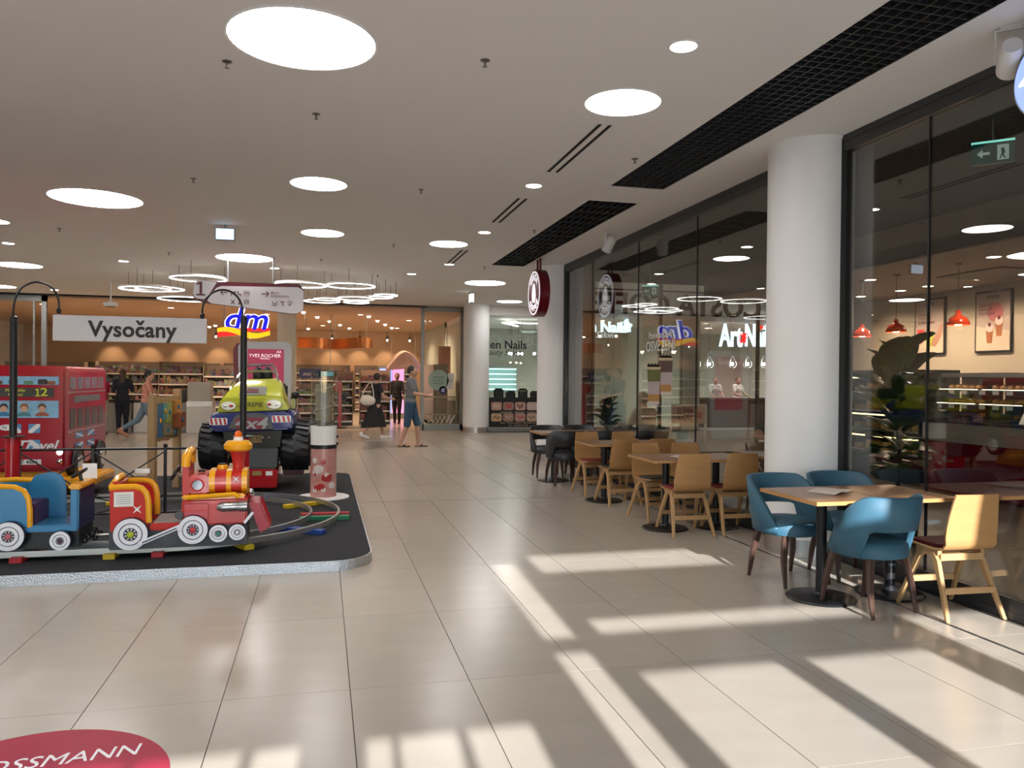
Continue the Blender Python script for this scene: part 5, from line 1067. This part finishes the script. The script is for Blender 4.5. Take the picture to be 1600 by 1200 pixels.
c2 = at(692, 609.5, YD); g = glass_sticker('c', 'small round navy sticker below the mint one', 0, 0, circ(c2.x, c2.z, .12, 24), mat('sticker_navy', (.02, .02, .12), .5)); MB().box(c2.x-.05, c2.x+.05, -.006, -.003, c2.z-.06, c2.z+.06).build('symbol', mat('sticker_lilac', (.4, .4, .6), .5), g, smooth=False)
# shop sign
ds = thing('shop_sign', 'lit blue dm letters over a yellow and red wave', 'sign', (0, 22.9, 0))
M_db = glow('sign_royal', (.01, .008, .62), 1.1); M_dwh = glow('sign_outline', (.9, .92, 1), 1.5); M_dy = glow('sign_yellow', (1, .55, .01), 1.05); M_dr = glow('sign_scarlet', (.85, .02, .02), 1.05)
q = at(383.5, 500, 22.9); text('letter_outline', 'dm', .86, M_dwh, ds, (q.x, 0, q.z), ext=.03, shear=.22, bold=.038, sx=1.06, spacing=1.04); text('lettering', 'dm', .86, M_db, ds, (q.x, -.045, q.z), ext=.012, shear=.22, bold=.012, sx=1.06, spacing=1.04)
def wave(nm, top, bot, m, y): MB().prism([(lambda v: (v.x, v.z))(at(*p_, 22.9)) for p_ in top+bot[::-1]], y-.04, y).build(nm, m, ds, smooth=False)
sn = lambda x, a, b: b+a*math.sin((x-340)/82*2*PI)
xs2 = [340+82*k/16 for k in range(17)]
wave('red_wave', [(x, 513+(0)) for x in xs2[6:]] , [(x, 521+3.5*math.sin((x-335)/85*2*PI)) for x in xs2[6:]], M_dr, 0); wave('red_wave', [(x, 516+(x-340)*.0) for x in xs2[:9]], [(x, 526.5-(x-340)*.09) for x in xs2[:9]], M_dr, 0)
wave('yellow_wave', [(x, 514.5-4.2*math.sin((x-335)/86*2*PI)+ (x-340)*.035) for x in xs2], [(x, 522-4.5*math.sin((x-330)/86*2*PI)+(x-340)*.045) for x in xs2], M_dy, -.02)
for px in (350, 412): v = at(px, 512, 22.9); MB().cyl((v.x, .02, v.z), (v.x, .02, CEIL), .012, n=6).build('hanger', M_greyfr, ds)
# totem with screen
tt = thing('info_totem', 'grey rounded advertising totem with a maroon screen', 'totem', (0, 18, 0)); 
def Tt(px, py): v = at(px, py, 18); return (v.x, v.z)
MB().prism([Tt(*q) for q in [(374, 693), (372, 540), (378, 534), (448, 534), (456, 541), (455, 600), (450, 694)]], 0, .16).build('body', mat('totem_grey', (.38, .38, .39), .4), tt, bevel=.01); MB().prism([Tt(*q) for q in [(368, 693), (364, 545), (370, 536), (376, 536), (376, 693)]], .02, .2).build('side_fin', M_mar, tt, bevel=.008)
a, b = Tt(387, 545), Tt(443, 640); MB().box(a[0], b[0], -.012, 0, b[1], a[1]).build('screen', glow('screen_maroon', (.24, .02, .05), .7), tt, smooth=False); q = Tt(414, 556); text('lettering', 'YVES ROCHER', .105, glow('screen_text', (.8, .7, .75), .8), tt, (q[0], -.014, q[1]), ext=.001); q = Tt(436, 550); text('lettering', 'AA', .08, MATS['screen_text'], tt, (q[0], -.014, q[1]), ext=.001)
q = Tt(414, 560.5); text('lettering', 'FRANCE', .055, MATS['screen_text'], tt, (q[0], -.014, q[1]), ext=.001)
v0, v1 = at(433, 560, 23.7), at(462, 560, 23.7); MB().box(v0.x, v1.x, 23.7, 24.2, 0, 3.62).build('pillar', mat('pillar_cream', (.62, .57, .44), .6), None, smooth=False, kind='structure', label='square cream pillar inside the chemist shop')
# spots of the shop ceiling
for k, (x, y, e) in enumerate(((-8, 25.5, 160), (-4.5, 25.5, 160), (-1.8, 27, 160), (1.2, 26, 160), (3, 28, 160), (-6, 31, 160), (0, 32, 160), (3, 32.5, 120))): shop_light((x, y), 3.62, f'warm downlight in the chemist shop ceiling, {["left front","left centre front","centre front","right front","far right front","left rear","centre rear","right rear"][k]}', e, (1, .70, .44), 'chemist downlights')
M_trk = glow('track_spot_lens', (1, .9, .7), 14)
for k, x in enumerate((-8.6, -7.2, -5.8, -4.4, -3.0, -1.6, .4, 1.6, 2.8, 3.8)):
    t = thing('wall_washer', 'small track spotlight before the rear shop wall', 'spotlight', (x, 35.1, 3.3), group='wall washer spots'); MB().cyl((0, 0, 0), (0, 0, .32), .012, n=6).build('stem', M_black, t); MB().obox((0, 0, 0), (.1, .18, .1), rx=-.7).build('head', M_black, t, bevel=.01); MB().ball((0, -.07, -.08), .04, 8, 6).build('lens', M_trk, t)
    o = lamp(t, (0, .05, -.12), 45, (1, .66, .36), .04, spot=1.15); o.rotation_euler = (.62, 0, 0)
def cluster(pts, nm):
    for k, (x, y) in enumerate(pts):
        t = thing('spot_dot', f'tiny ceiling spotlight {nm}', 'spotlight', (x, y, 3.62), group='tiny shop ceiling spots '+nm); MB().lathe([(.001, -.05), (.05, -.05), (.06, 0), (.001, 0)], n=12).build('lens', M_trk, t)
cluster([(-4.9+.55*(k % 3)+.1*k, 33.2+.45*k) for k in range(6)], 'between the hanging name board and the dm sign'); cluster([(-.6+.42*(k*5 % 9), 25.6+.95*k) for k in range(10)], 'right of the cream pillar')
# product shelves
def product_mat(nm, tint, sat):
    m = bpy.data.materials.new(nm); m.use_nodes = True; n = m.node_tree.nodes; L = m.node_tree.links; b = n['Principled BSDF']; tc = n.new('ShaderNodeTexCoord'); vo = n.new('ShaderNodeTexVoronoi'); vo.inputs['Scale'].default_value = 9
    hs = n.new('ShaderNodeHueSaturation'); hs.inputs['Saturation'].default_value = sat; hs.inputs['Value'].default_value = .45; mx = n.new('ShaderNodeMix'); mx.data_type = 'RGBA'; mx.blend_type = 'MULTIPLY'; mx.inputs['Factor'].default_value = .75; mx.inputs['B'].default_value = (*tint, 1)
    L.new(tc.outputs['Object'], vo.inputs['Vector']); L.new(vo.outputs['Color'], hs.inputs['Color']); L.new(hs.outputs[0], mx.inputs['A']); L.new(mx.outputs['Result'], b.inputs['Base Color']); b.inputs['Roughness'].default_value = .4; return m
PM = [product_mat('products_warm', (1, .6, .45), .6), product_mat('products_mixed', (.9, .8, .75), .7), product_mat('products_dark', (.35, .28, .3), .8), product_mat('products_red', (.9, .12, .12), .6), product_mat('products_blue', (.4, .4, .7), .6)]
M_shelf = mat('shelf_board', (.62, .58, .5), .5); M_shb = mat('shelf_back', (.28, .22, .17), .6)
def gondola(x, y, w_, h, tiers, lab, pm, rz=0, d=.45):
    t = thing('product_shelf', lab, 'shelf unit', (x, y, 0), rz, 'product shelves'); MB().box(0, w_, d-.03, d, 0, h).box(0, .03, 0, d, 0, h).box(w_-.03, w_, 0, d, 0, h).build('carcass', M_shb, t, smooth=False); MB().box(0, w_, .02, d, 0, .12).build('plinth', M_frame, t, smooth=False)
    for k in range(tiers):
        z = .12+(h-.2)*k/tiers; g_ = (h-.2)/tiers; MB().box(.03, w_-.03, 0, d-.03, z, z+.025).build('shelf_board', M_shelf, t, smooth=False); MB().box(.03, w_-.03, -.012, 0, z-.015, z+.035).build('price_rail', M_white_p, t, smooth=False)
        b = MB(); xx = .05
        while xx < w_-.12:
            ww = random.uniform(.05, .13); hh = random.uniform(.5, .88)*g_; b.box(xx, xx+ww*.92, random.uniform(.02, .06), d-.06, z+.025, z+hh); xx += ww
        b.build('products', PM[pm[k % len(pm)]], t, smooth=False, kind='stuff')
gondola(-7.9, 30.5, 2.2, 2.05, 5, 'wide product shelf behind the woman in dark clothes', [2, 1, 0]); gondola(-5.6, 29.5, 1.5, 2.05, 5, 'product shelf left of the white pedestal', [2, 2, 3, 0]); gondola(-4.0, 28.6, 1.9, 1.95, 5, 'product shelf right of the white pedestal', [2, 1, 2, 1])
gondola(-10.6, 30, 2.5, 2.0, 5, 'product shelf behind the double-decker bus', [1, 0, 2])
gondola(.35, 25.6, .62, 1.75, 6, 'narrow red product shelf just right of the gumball machine', [3, 2, 4, 2, 1, 3]); gondola(1.2, 26.0, 1.0, 1.8, 5, 'product shelf with red packs behind the walking woman', [3, 3, 0, 3]); gondola(-.75, 25.3, .85, 1.35, 4, 'low shelf with pale packs left of the gumball machine', [1, 0, 1])
for k, x in enumerate((-9.5, -6.8, -4.1, -1.3, 1.4)): gondola(x, 35.2, 2.5, 2.1, 6, f'long product shelf along the rear shop wall, {["first","second","third","fourth","fifth"][k]} from the left', [k % 3, 1, 2, 0])
gondola(3.95, 25.0, 3.2, 2.0, 5, 'product shelf along the right shop wall behind the glass panel', [2, 1, 0], rz=PI/2)
# boards and displays in the shop
p = at(485, 584, 25.25); t = thing('brand_board', 'blue brand board above the low shelf', 'sign board', (p.x, 25.42, p.z)); MB().box(-.34, .34, 0, .03, -.14, .16).build('panel', mat('board_blue', (.06, .07, .22), .4), t, smooth=False); text('lettering', 'značka', .17, M_white_p, t, (0, -.003, 0), ext=.001, shear=.3)
for px in (-.3, .3): MB().box(px-.012, px+.012, .0, .025, 1.35-p.z, -.14).build('support', M_steel, t, smooth=False)
p = at(516, 585, 26.4); t = thing('wall_screen', 'small dark screen above the shelves behind the gumball machine', 'screen', (p.x, 26.4, p.z)); MB().box(-.36, .36, 0, .05, -.1, .12).build('bezel', M_black, t, bevel=.006); MB().box(-.3, .3, -.004, 0, -.06, .09).build('display', glow('screen_sky', (.2, .4, .55), .8), t); MB().cyl((0, .03, .1), (0, .03, 3.62-p.z), .014, n=8).build('hanger', M_greyfr, t)
# copper band
t = thing('ceiling_ribbon', 'wide copper-coloured ribbon hanging under the shop ceiling', 'decoration'); c0, c1 = at(466, 535, 26), at(581, 535, 26); rg = []
for k in range(25):
    f_ = k/24; x = c0.x+(c1.x-c0.x)*f_; y = 26+.5*math.sin(f_*5); z = c0.z+.02*math.sin(f_*9); rg.append([(x, y, z-.17), (x, y+.02, z-.17), (x, y+.02, z+.17), (x, y, z+.17)])
MB().loft(rg).build('ribbon', mat('copper', (.62, .22, .07), .22, .75), t)
for k in (2, 12, 22): q = rg[k][2]; MB().cyl((q[0], q[1]-.01, q[2]-.01), (q[0], q[1]-.01, 3.62), .008, n=6).build('cable', M_steel, t)
# wavy rose canopy
t = thing('wave_canopy', 'rose-coloured wavy canopy hanging at the right of the shop', 'decoration'); rg = []
for k in range(21):
    f_ = k/20; q = at(603+52*f_, 577-14*math.sin(f_*PI), 29.5); w2 = .12+.22*math.sin(f_*PI)
    rg.append([(q.x, 29+.1*j, q.z+w2*math.sin(j*.55+f_*2)+o_) for o_ in (0, .02) for j in (range(8) if o_ == 0 else range(7, -1, -1))])
MB().loft(rg).build('canopy', mat('rose_canopy', (.46, .33, .29), .3, var=.35, vscale=3), t)
for k in (3, 17): q = rg[k][3]; MB().cyl(q, (q[0], q[1], 3.62), .008, n=6).build('cable', M_steel, t)
p = at(612, 612, 30); t = thing('display_fridge', 'tall lit blue and pink drinks fridge at the back of the shop', 'fridge', (p.x, 30, 0)); MB().box(-.5, .5, 0, .6, 0, 2.0).build('cabinet', M_greyfr, t, bevel=.02); MB().box(-.46, .0, -.012, 0, .2, 1.9).build('lit_door', glow('fridge_blue', (.25, .35, 1), 1.6), t); MB().box(.02, .46, -.012, 0, .2, 1.9).build('lit_door', glow('fridge_pink', (.9, .3, .6), 1.2), t)
p0_, p1_ = at(694, 548, 26.5), at(703, 597, 26.5); t = thing('hanging_banner', 'copper patterned banner hanging behind the glass panel', 'banner', (p0_.x, 26.5, 0)); MB().box(-.2, .22, -.012, .012, p1_.z, p0_.z+.15).build('cloth', mat('banner_copper', (.45, .13, .06), .4, col2=(.6, .4, .3), vscale=10, stretch=(6, 1, 1)), t, smooth=False); MB().cyl((0, 0, p0_.z+.14), (0, 0, 3.62), .01, n=6).build('hanger', M_steel, t)
# trolley bay behind the glass
t = thing('basket_rack', 'steel rack with crossed bars and baskets behind the shop glass', 'rack', (at(662, 640, 23.7).x, 23.7, 0)); 
for z in (.45, .98): MB().cyl((0, 0, z), (1.05, 0, z), .022, n=10).build('rail', M_chrome, t)
for x in (0, 1.0): MB().cyl((x, 0, 0), (x, 0, 1.0), .02, n=10).build('upright', M_chrome, t)
for k in range(6): MB().cyl((.05+.14*k, .03, .05), (.05+.14*k+.22, .03, .42), .014, n=8).build('diagonal_bar', M_steel, t); MB().cyl((.05+.14*k+.22, .05, .05), (.05+.14*k, .05, .42), .014, n=8).build('diagonal_bar', M_steel, t)
b = MB()
for i in range(22): b.cyl((.02+.046*i, .06, .5), (.02+.046*i, .06, .85), .005, n=5)
for j in range(8): b.cyl((.02, .06, .5+.05*j), (1.0, .06, .5+.05*j), .005, n=5)
b.build('wire_basket', M_steel, t, kind='stuff')
# checkouts
M_chk = mat('checkout_grey', (.33, .30, .26), .45); M_chw = mat('checkout_white', (.66, .63, .57), .45)
for px0, px1, py, lab, m in ((160, 200, 677, 'grey checkout counter behind the woman in dark clothes', M_chk), (204, 236, 677, 'pale checkout counter left of the play board', M_chw), (270, 291, 676, 'grey checkout counter left of the white pedestal', M_chk)):
    a, b = atz(px0, py), atz(px1, py); t = thing('checkout_counter', lab, 'counter', (a.x, a.y+.3, 0), group='checkout counters'); w_ = b.x-a.x; MB().box(0, w_, 0, .7, 0, .82).build('body', m, t, bevel=.01); MB().box(-.02, w_+.02, -.02, .72, .82, .88).build('worktop', M_black, t, bevel=.005)
    MB().box(w_*.4, w_*.75, .2, .4, .88, 1.15).build('till', M_frame, t, bevel=.01)
a, b = atz(291, 677), atz(331, 677); t = thing('display_pedestal', 'white pedestal with a frosted top cube beside the truck', 'pedestal', (a.x, a.y, 0)); w_ = b.x-a.x; zz = lambda py: at(310, py, a.y).z
MB().box(0, w_, 0, .7, 0, zz(635)).build('base', M_chw, t, bevel=.006); MB().box(0, w_, .0, .7, zz(635), zz(627)).build('steel_band', M_steel, t, bevel=.003); MB().box(.02, w_-.05, .02, .6, zz(627), zz(597)).build('frosted_cube', mat('frosted', (.45, .40, .33), .3, var=.15, vscale=4), t, bevel=.01)
t = thing('red_display_stand', 'slim red display stand with a round dark head beside the gumball machine', 'stand', (at(531, 640, 24.3).x, 24.3, 0))
MB().box(-.05, .05, -.05, .05, 0, 1.45).build('post', M_red, t, bevel=.01); MB().lathe([(.001, -.06), (.16, -.06), (.16, -.02), (.001, -.02)], (-.08, 0, 1.25), 24, 'y').build('round_head', M_cr, t); MB().box(-.2, .2, -.2, .2, 0, .03).build('foot', M_black, t, bevel=.005); MB().box(.05, .2, -.08, .08, .85, 1.05).build('tray', M_black, t, bevel=.01)
o = copy_tree(pl); o.location = (5.05, 13.35, 0); o.scale = (.62, .62, .62); o['label'] = 'small dark leafy plant in a pot at the far end of the cafe window'
# ============================================================ people
def fuse(mb, name, m, parent, vox=.014, it=4):
    me = bpy.data.meshes.new(name); bm = bmesh.new(); vs = [bm.verts.new(p) for p in mb.v]
    for f in mb.f:
        try: bm.faces.new([vs[i] for i in f])
        except ValueError: pass
    bmesh.ops.recalc_face_normals(bm, faces=bm.faces); bm.to_mesh(me); bm.free()
    o = bpy.data.objects.new('tmp', me); C.objects.link(o)
    r = o.modifiers.new('r', 'REMESH'); r.mode = 'VOXEL'; r.voxel_size = vox
    s = o.modifiers.new('s', 'SMOOTH'); s.iterations = it; s.factor = .5
    nm = bpy.data.meshes.new_from_object(o.evaluated_get(bpy.context.evaluated_depsgraph_get())); bpy.data.objects.remove(o)
    nm.shade_smooth(); nm.materials.clear(); nm.materials.append(m); return obj(name, nm, parent)
def cap(mb, a, b, ra, rb, n=12):
    a, b = Vector(a), Vector(b); mb.tube([a, a.lerp(b, .5), b], [ra, (ra+rb)/2, rb], n); mb.ball(a, ra, n, 8); mb.ball(b, rb, n, 8)
def person(label, loc, rz, H, legs, arms, lean=0, skin=(.52, .29, .20), top=None, bottom=None, hair=None, shoes=None, seated=False, turn=0, vox=.014, female=False, head_extra=None):
    t = thing('person', label, 'person', (loc[0], loc[1], 0), rz); s = H/1.75; t.scale = (s, s, s)
    Ms = mat('skin_%d' % int(skin[0]*1000), skin, .5, var=.05)
    J = {}
    def d2(a): return Vector((0, math.sin(a), -math.cos(a)))
    for sx, (th, kn) in zip((-1, 1), legs):
        hip = Vector((sx*.09, 0, 0)); knee = hip+d2(th)*.43; ank = knee+d2(th-kn)*.42; fa = (th-kn)*.7 if kn > .5 and not seated else 0
        toe = ank+Vector((0, .16*math.cos(fa), .16*math.sin(fa)-.045)); heel = ank+Vector((0, -.05, -.045)); J[sx] = (hip, knee, ank, toe, heel)
    zlow = min(min(j[3].z, j[4].z) for j in J.values())-.03; base = Vector((0, 0, -zlow if not seated else .47))
    if seated is not False and seated is not True: base = Vector((0, 0, seated))
    J = {k: [p+base for p in v] for k, v in J.items()}
    sp = Vector((0, math.sin(lean), math.cos(lean))); pel = base+Vector((0, 0, .04)); ch = pel+sp*.33; sh = pel+sp*.47; nk = pel+sp*.55; hd = pel+sp*.665+Vector((0, .015, 0))
    b = MB(); hipw = .175 if female else .165
    b.ball(pel, (hipw, .115, .14), 16, 10); b.ball(pel+sp*.17, (.135, .10, .14), 16, 10); b.ball(ch, (.165, .112, .17), 16, 10); cap(b, sh+Vector((-.13, 0, 0)), sh+Vector((.13, 0, 0)), .065, .065); cap(b, sh, nk+sp*.05, .06, .052)
    hdR = Matrix.Rotation(turn, 3, 'Z')
    b.ball(hd, (.078, .098, .118), 18, 14); b.ball(hd+hdR @ Vector((0, .04, -.06)), (.052, .055, .055), 12, 8)
    b.ball(hd+hdR @ Vector((0, .103, -.018)), (.014, .022, .024), 8, 6)
    for sx in (-1, 1): b.ball(hd+hdR @ Vector((sx*.08, -.005, -.01)), (.014, .022, .032), 8, 6)
    AR = {}
    for sx, (pi_, ab, el, tw) in zip((-1, 1), arms):
        S = sh+Vector((sx*.175, 0, -.01)); u = Vector((sx*math.sin(ab), math.sin(pi_)*math.cos(ab), -math.cos(pi_)*math.cos(ab))).normalized(); E = S+u*.29
        w_ = Vector((sx*math.sin(ab*.5)-sx*tw, math.sin(pi_+el), -math.cos(pi_+el))).normalized(); Wr = E+w_*.25; AR[sx] = (S, E, Wr, w_)
        cap(b, S, E, .050, .040); cap(b, E, Wr, .040, .027)
        side = w_.cross(Vector((1, 0, .01))).normalized(); lat = Vector((1, 0, 0)) if abs(w_.x) < .8 else Vector((0, 1, 0)); lat = (lat-w_*lat.dot(w_)).normalized()
        b.ball(Wr+w_*.045, (.036, .036, .046), 10, 8)
        for k in range(4):
            f0 = Wr+w_*.075+lat*(k-1.5)*.018; L_ = (.062, .075, .07, .055)[k]; f1 = f0+w_*L_*.6; f2 = f1+(w_*.7+side*.5).normalized()*L_*.5; cap(b, f0, f1, .0095, .009, 7); cap(b, f1, f2, .009, .008, 7)
        th_ = Wr+w_*.03-lat*sx*.03; cap(b, th_, th_+(w_*.6-lat*sx*.8).normalized()*.055, .012, .010, 7)
    for sx in (-1, 1):
        hip, knee, ank, toe, heel = J[sx]; cap(b, hip, knee, .085, .056); cap(b, knee, knee.lerp(ank, .35), .054, .057); cap(b, knee.lerp(ank, .35), ank, .057, .036); cap(b, heel, toe, .035, .03)
    fuse(b, 'body', Ms, t, vox)
    e = MB()
    for sx in (-1, 1): e.ball(hd+hdR @ Vector((sx*.032, .090, .008)), (.014, .008, .008), 8, 6)
    e.ball(hd+hdR @ Vector((0, .094, -.058)), (.024, .008, .006), 8, 6); e.build('facial_features', mat('face_dark', (.05, .02, .018), .5), t)
    if hair:
        c_, ln = hair; h = MB(); h.ball(hd+hdR @ Vector((0, -.022, .03)), (.090, .098, .108), 16, 12)
        if ln > 0:
            for k in range(5): f_ = k/4; h.ball(hd+hdR @ Vector((0, -.065-.02*f_, .0-ln*f_)), (.085-.01*f_, .05, .09), 12, 8)
        fuse(h, 'hair', mat('hair_%d' % int(c_[0]*1000+c_[1]*77), c_, .6, var=.2), t, .014, 2)
    if top:
        c_, sl_ = top[0], top[1]; k = MB(); hem = top[2] if len(top) > 2 else -.02
        k.ball(pel+sp*(.08+hem), (hipw+.012, .128, .12), 16, 10); k.ball(pel+sp*.17, (.158, .122, .15), 16, 10); k.ball(ch, (.18, .128, .18), 16, 10); cap(k, sh+Vector((-.14, 0, -.005)), sh+Vector((.14, 0, -.005)), .075, .075)
        for sx in (-1, 1):
            S, E, Wr, w_ = AR[sx]
            if sl_ > 0: cap(k, S, S.lerp(E, min(1, sl_)), .064, .056)
            if sl_ > 1: cap(k, E, E.lerp(Wr, sl_-1), .054, .04)
        fuse(k, 'top', mat('cloth_%d_%d' % (int(c_[0]*1000), int(c_[2]*1000)), c_, .8, var=.12, vscale=10), t, vox)
    if bottom:
        c_, kind, ln = bottom; k = MB(); k.ball(pel+Vector((0, 0, -.02)), (hipw+.014, .130, .14), 16, 10); Mb = mat('cloth_%d_%d' % (int(c_[0]*1000), int(c_[2]*1000)), c_, .8, var=.12, vscale=10)
        if kind == 'skirt':
            rg = []; kz = [J[-1], J[1]]
            cy = (J[-1][2].y+J[1][2].y)/2
            for i in range(9):
                f_ = i/8; z = pel.z+.08-ln*f_; ex = abs(J[-1][2].y-J[1][2].y)*.5*f_*.45
                rg.append([((.15+.06*f_)*math.cos(a)*(1+.04*f_*math.cos(7*a)), cy*f_*.8+(.118+.07*f_+ex)*math.sin(a)*(1+.05*f_*math.sin(6*a)), z+.02*f_*math.sin(a*2+1)) for a in (2*PI*j/36 for j in range(36))])
            MB().loft(rg).build('skirt', Mb, t, ang=80)
        else:
            for sx in (-1, 1):
                hip, knee, ank, toe, heel = J[sx]; cap(k, hip, hip.lerp(knee, min(1, ln)), .104, .078)
                if ln > 1: cap(k, knee, knee.lerp(ank, ln-1), .072, .056)
            fuse(k, kind, Mb, t, vox)
    if shoes:
        for sx in (-1, 1):
            hip, knee, ank, toe, heel = J[sx]; k = MB(); flip = shoes[1] == 'flip'
            dn = Vector((0, 0, -.027))
            if flip:
                cap(k, heel+dn, toe+dn+Vector((0, .03, 0)), .022, .026, 10); cap(k, toe.lerp(heel, .3)+Vector((-.035, 0, .0)), toe.lerp(heel, .3)+Vector((.035, 0, .0)), .012, .012, 8); cap(k, toe.lerp(heel, .3)+Vector((0, 0, .03)), toe.lerp(heel, .3)+Vector((.03, -.03, .0)), .012, .012, 8)
            else: cap(k, heel, toe+Vector((0, .02, 0)), .047, .042, 12); k.ball(heel+Vector((0, .015, .035)), (.045, .05, .045), 10, 8)
            fuse(k, 'shoe', mat('shoe_%d' % int(shoes[0][0]*1000), shoes[0], .6), t, .011, 2)
    t['_j'] = 0; del t['_j']; return t, AR, s
# woman in black dress walking to the right
wx = atz(587, 686)
w1, ar, s = person('woman in a black dress and white trainers walking to the right', (wx.x, wx.y), -PI/2+.35, 1.70, [(.38, .15), (-.25, .55)], [(.35, .18, .9, .3), (.25, .25, 1.1, .2)], .04, (.50, .28, .20), ((.012, .012, .014), .55, -.05), ((.012, .012, .014), 'skirt', .68), ((.03, .018, .015), 0), ((.72, .70, .68), 'shoe'), female=True, turn=.5)
bag = thing('shoulder_bag', 'soft white shoulder bag carried by the woman in black', 'bag', (wx.x-.22, wx.y-.22, .98)); k = MB()
k.ball((0, 0, 0), (.20, .07, .13), 18, 12); k.ball((-.03, 0, .05), (.15, .055, .10), 16, 10); k.ball((.04, 0, -.03), (.15, .06, .10), 16, 10)
fuse(k, 'pouch', mat('bag_white', (.66, .58, .48), .6, var=.05), bag, .015); MB().tube([(-.15, 0, .08), (-.09, .0, .25), (.02, .03, .42), (.1, .1, .44), (.14, .03, .22), (.15, 0, .08)], .012, 8).build('strap', MATS['bag_white'], bag)
# man
mx_ = atz(641, 698)
person('bearded man in a grey t-shirt and blue shorts walking right in flip-flops', (mx_.x, mx_.y), -PI/2-.35, 1.84, [(.30, .25), (-.12, .22)], [(.3, .08, 1.2, .1), (.45, .1, 1.0, .1)], .03, (.45, .25, .17), ((.13, .13, .135), .75, -.07), ((.025, .065, .12), 'shorts', 1.05), ((.02, .012, .01), 0), ((.012, .01, .01), 'flip'))
dx_ = atz(620, 661)
person('person in black clothes walking inside the chemist shop', (dx_.x, dx_.y), PI-.2, 1.72, [(.22, .2), (-.15, .15)], [(.2, .15, .5, 0), (-.1, .15, .3, 0)], .02, (.35, .2, .14), ((.014, .014, .02), 1.6, 0), ((.012, .012, .015), 'trousers', 1.95), ((.015, .01, .01), 0), ((.01, .01, .01), 'shoe'))
ax_ = atz(194, 677)
person('woman with long hair in dark navy clothes standing at the checkout', (ax_.x, ax_.y-.2), .15, 1.72, [(.02, .02), (-.03, .02)], [(.35, .2, 1.0, .2), (.4, .2, 1.2, .2)], 0, (.5, .3, .22), ((.010, .012, .022), 1.3, -.06), ((.008, .010, .02), 'trousers', 1.97), ((.06, .03, .015), .34), ((.01, .01, .01), 'shoe'), female=True)
gx = atz(228, 688)
person('woman in a peach top and jeans striding to the right behind the play board', (gx.x, gx.y), -PI/2+.1, 1.72, [(-.48, .55), (.42, .1)], [(-.35, .15, .3, 0), (.35, .1, .8, 0)], .08, (.55, .30, .2), ((.55, .23, .16), .6, -.05), ((.13, .18, .22), 'jeans', 1.8), ((.015, .01, .012), 0), ((.35, .14, .08), 'shoe'), female=True)
rx_ = atz(171, 678)
person('person in a red shirt half hidden behind the double-decker bus', (rx_.x-.12, rx_.y-.3), .6, 1.62, [(.05, .05), (-.05, .05)], [(.3, .15, .5, 0), (.5, .2, .3, 0)], .08, (.52, .3, .21), ((.36, .015, .05), .8, -.05), ((.3, .26, .2), 'trousers', 1.9), ((.35, .16, .05), 0), ((.1, .06, .05), 'shoe'))
for px, lab in ((1123, 'person in a white shirt behind the nail studio counter, left one'), (1158, 'person in a white shirt behind the nail studio counter, right one')):
    p = at(px, 620, 24.7); person(lab, (p.x, 24.98), PI+.2*(1 if px > 1130 else -1), 1.68, [(0, 0), (0, 0)], [(.4, .15, .9, .2), (.4, .15, .9, .2)], .05, (.42, .25, .18), ((.62, .61, .6), .7, -.03), ((.05, .05, .06), 'trousers', 1.95), ((.02, .012, .01), 0), ((.02, .02, .02), 'shoe'))
# seated cafe guests and their chairs
o = place('char', None, (4.98, 11.35), .25, 'charcoal chair inside the cafe under the guest in the beige jacket', 'charcoal upholstered chairs')
person('seated cafe guest in a hooded beige jacket with back to the window', (4.98, 11.30), .25, 1.72, [(1.45, 1.5), (1.45, 1.5)], [(.5, .2, 1.2, .3), (.5, .2, 1.2, .3)], .28, (.5, .3, .2), ((.40, .34, .25), 1.9, -.02), ((.03, .04, .07), 'trousers', 1.9), ((.40, .34, .25), 0), ((.03, .03, .03), 'shoe'), seated=.58)
place('char', None, (5.22, 8.26), PI, 'charcoal chair inside the cafe hidden by the big column', 'charcoal upholstered chairs')
place('table', None, (4.85, 7.70), 0, 'wooden cafe table inside the glass beside the big column', 'cafe tables')
person('seated cafe guest leaning bare forearms on a table behind the big column', (5.22, 8.20), PI, 1.75, [(1.45, 1.5), (1.45, 1.5)], [(.75, .3, .75, .3), (.72, .85, .72, 1.1)], .22, (.55, .30, .19), ((.05, .05, .06), .6, -.02), ((.03, .03, .05), 'trousers', 1.9), ((.02, .015, .01), 0), ((.03, .03, .03), 'shoe'), seated=.58, vox=.010)
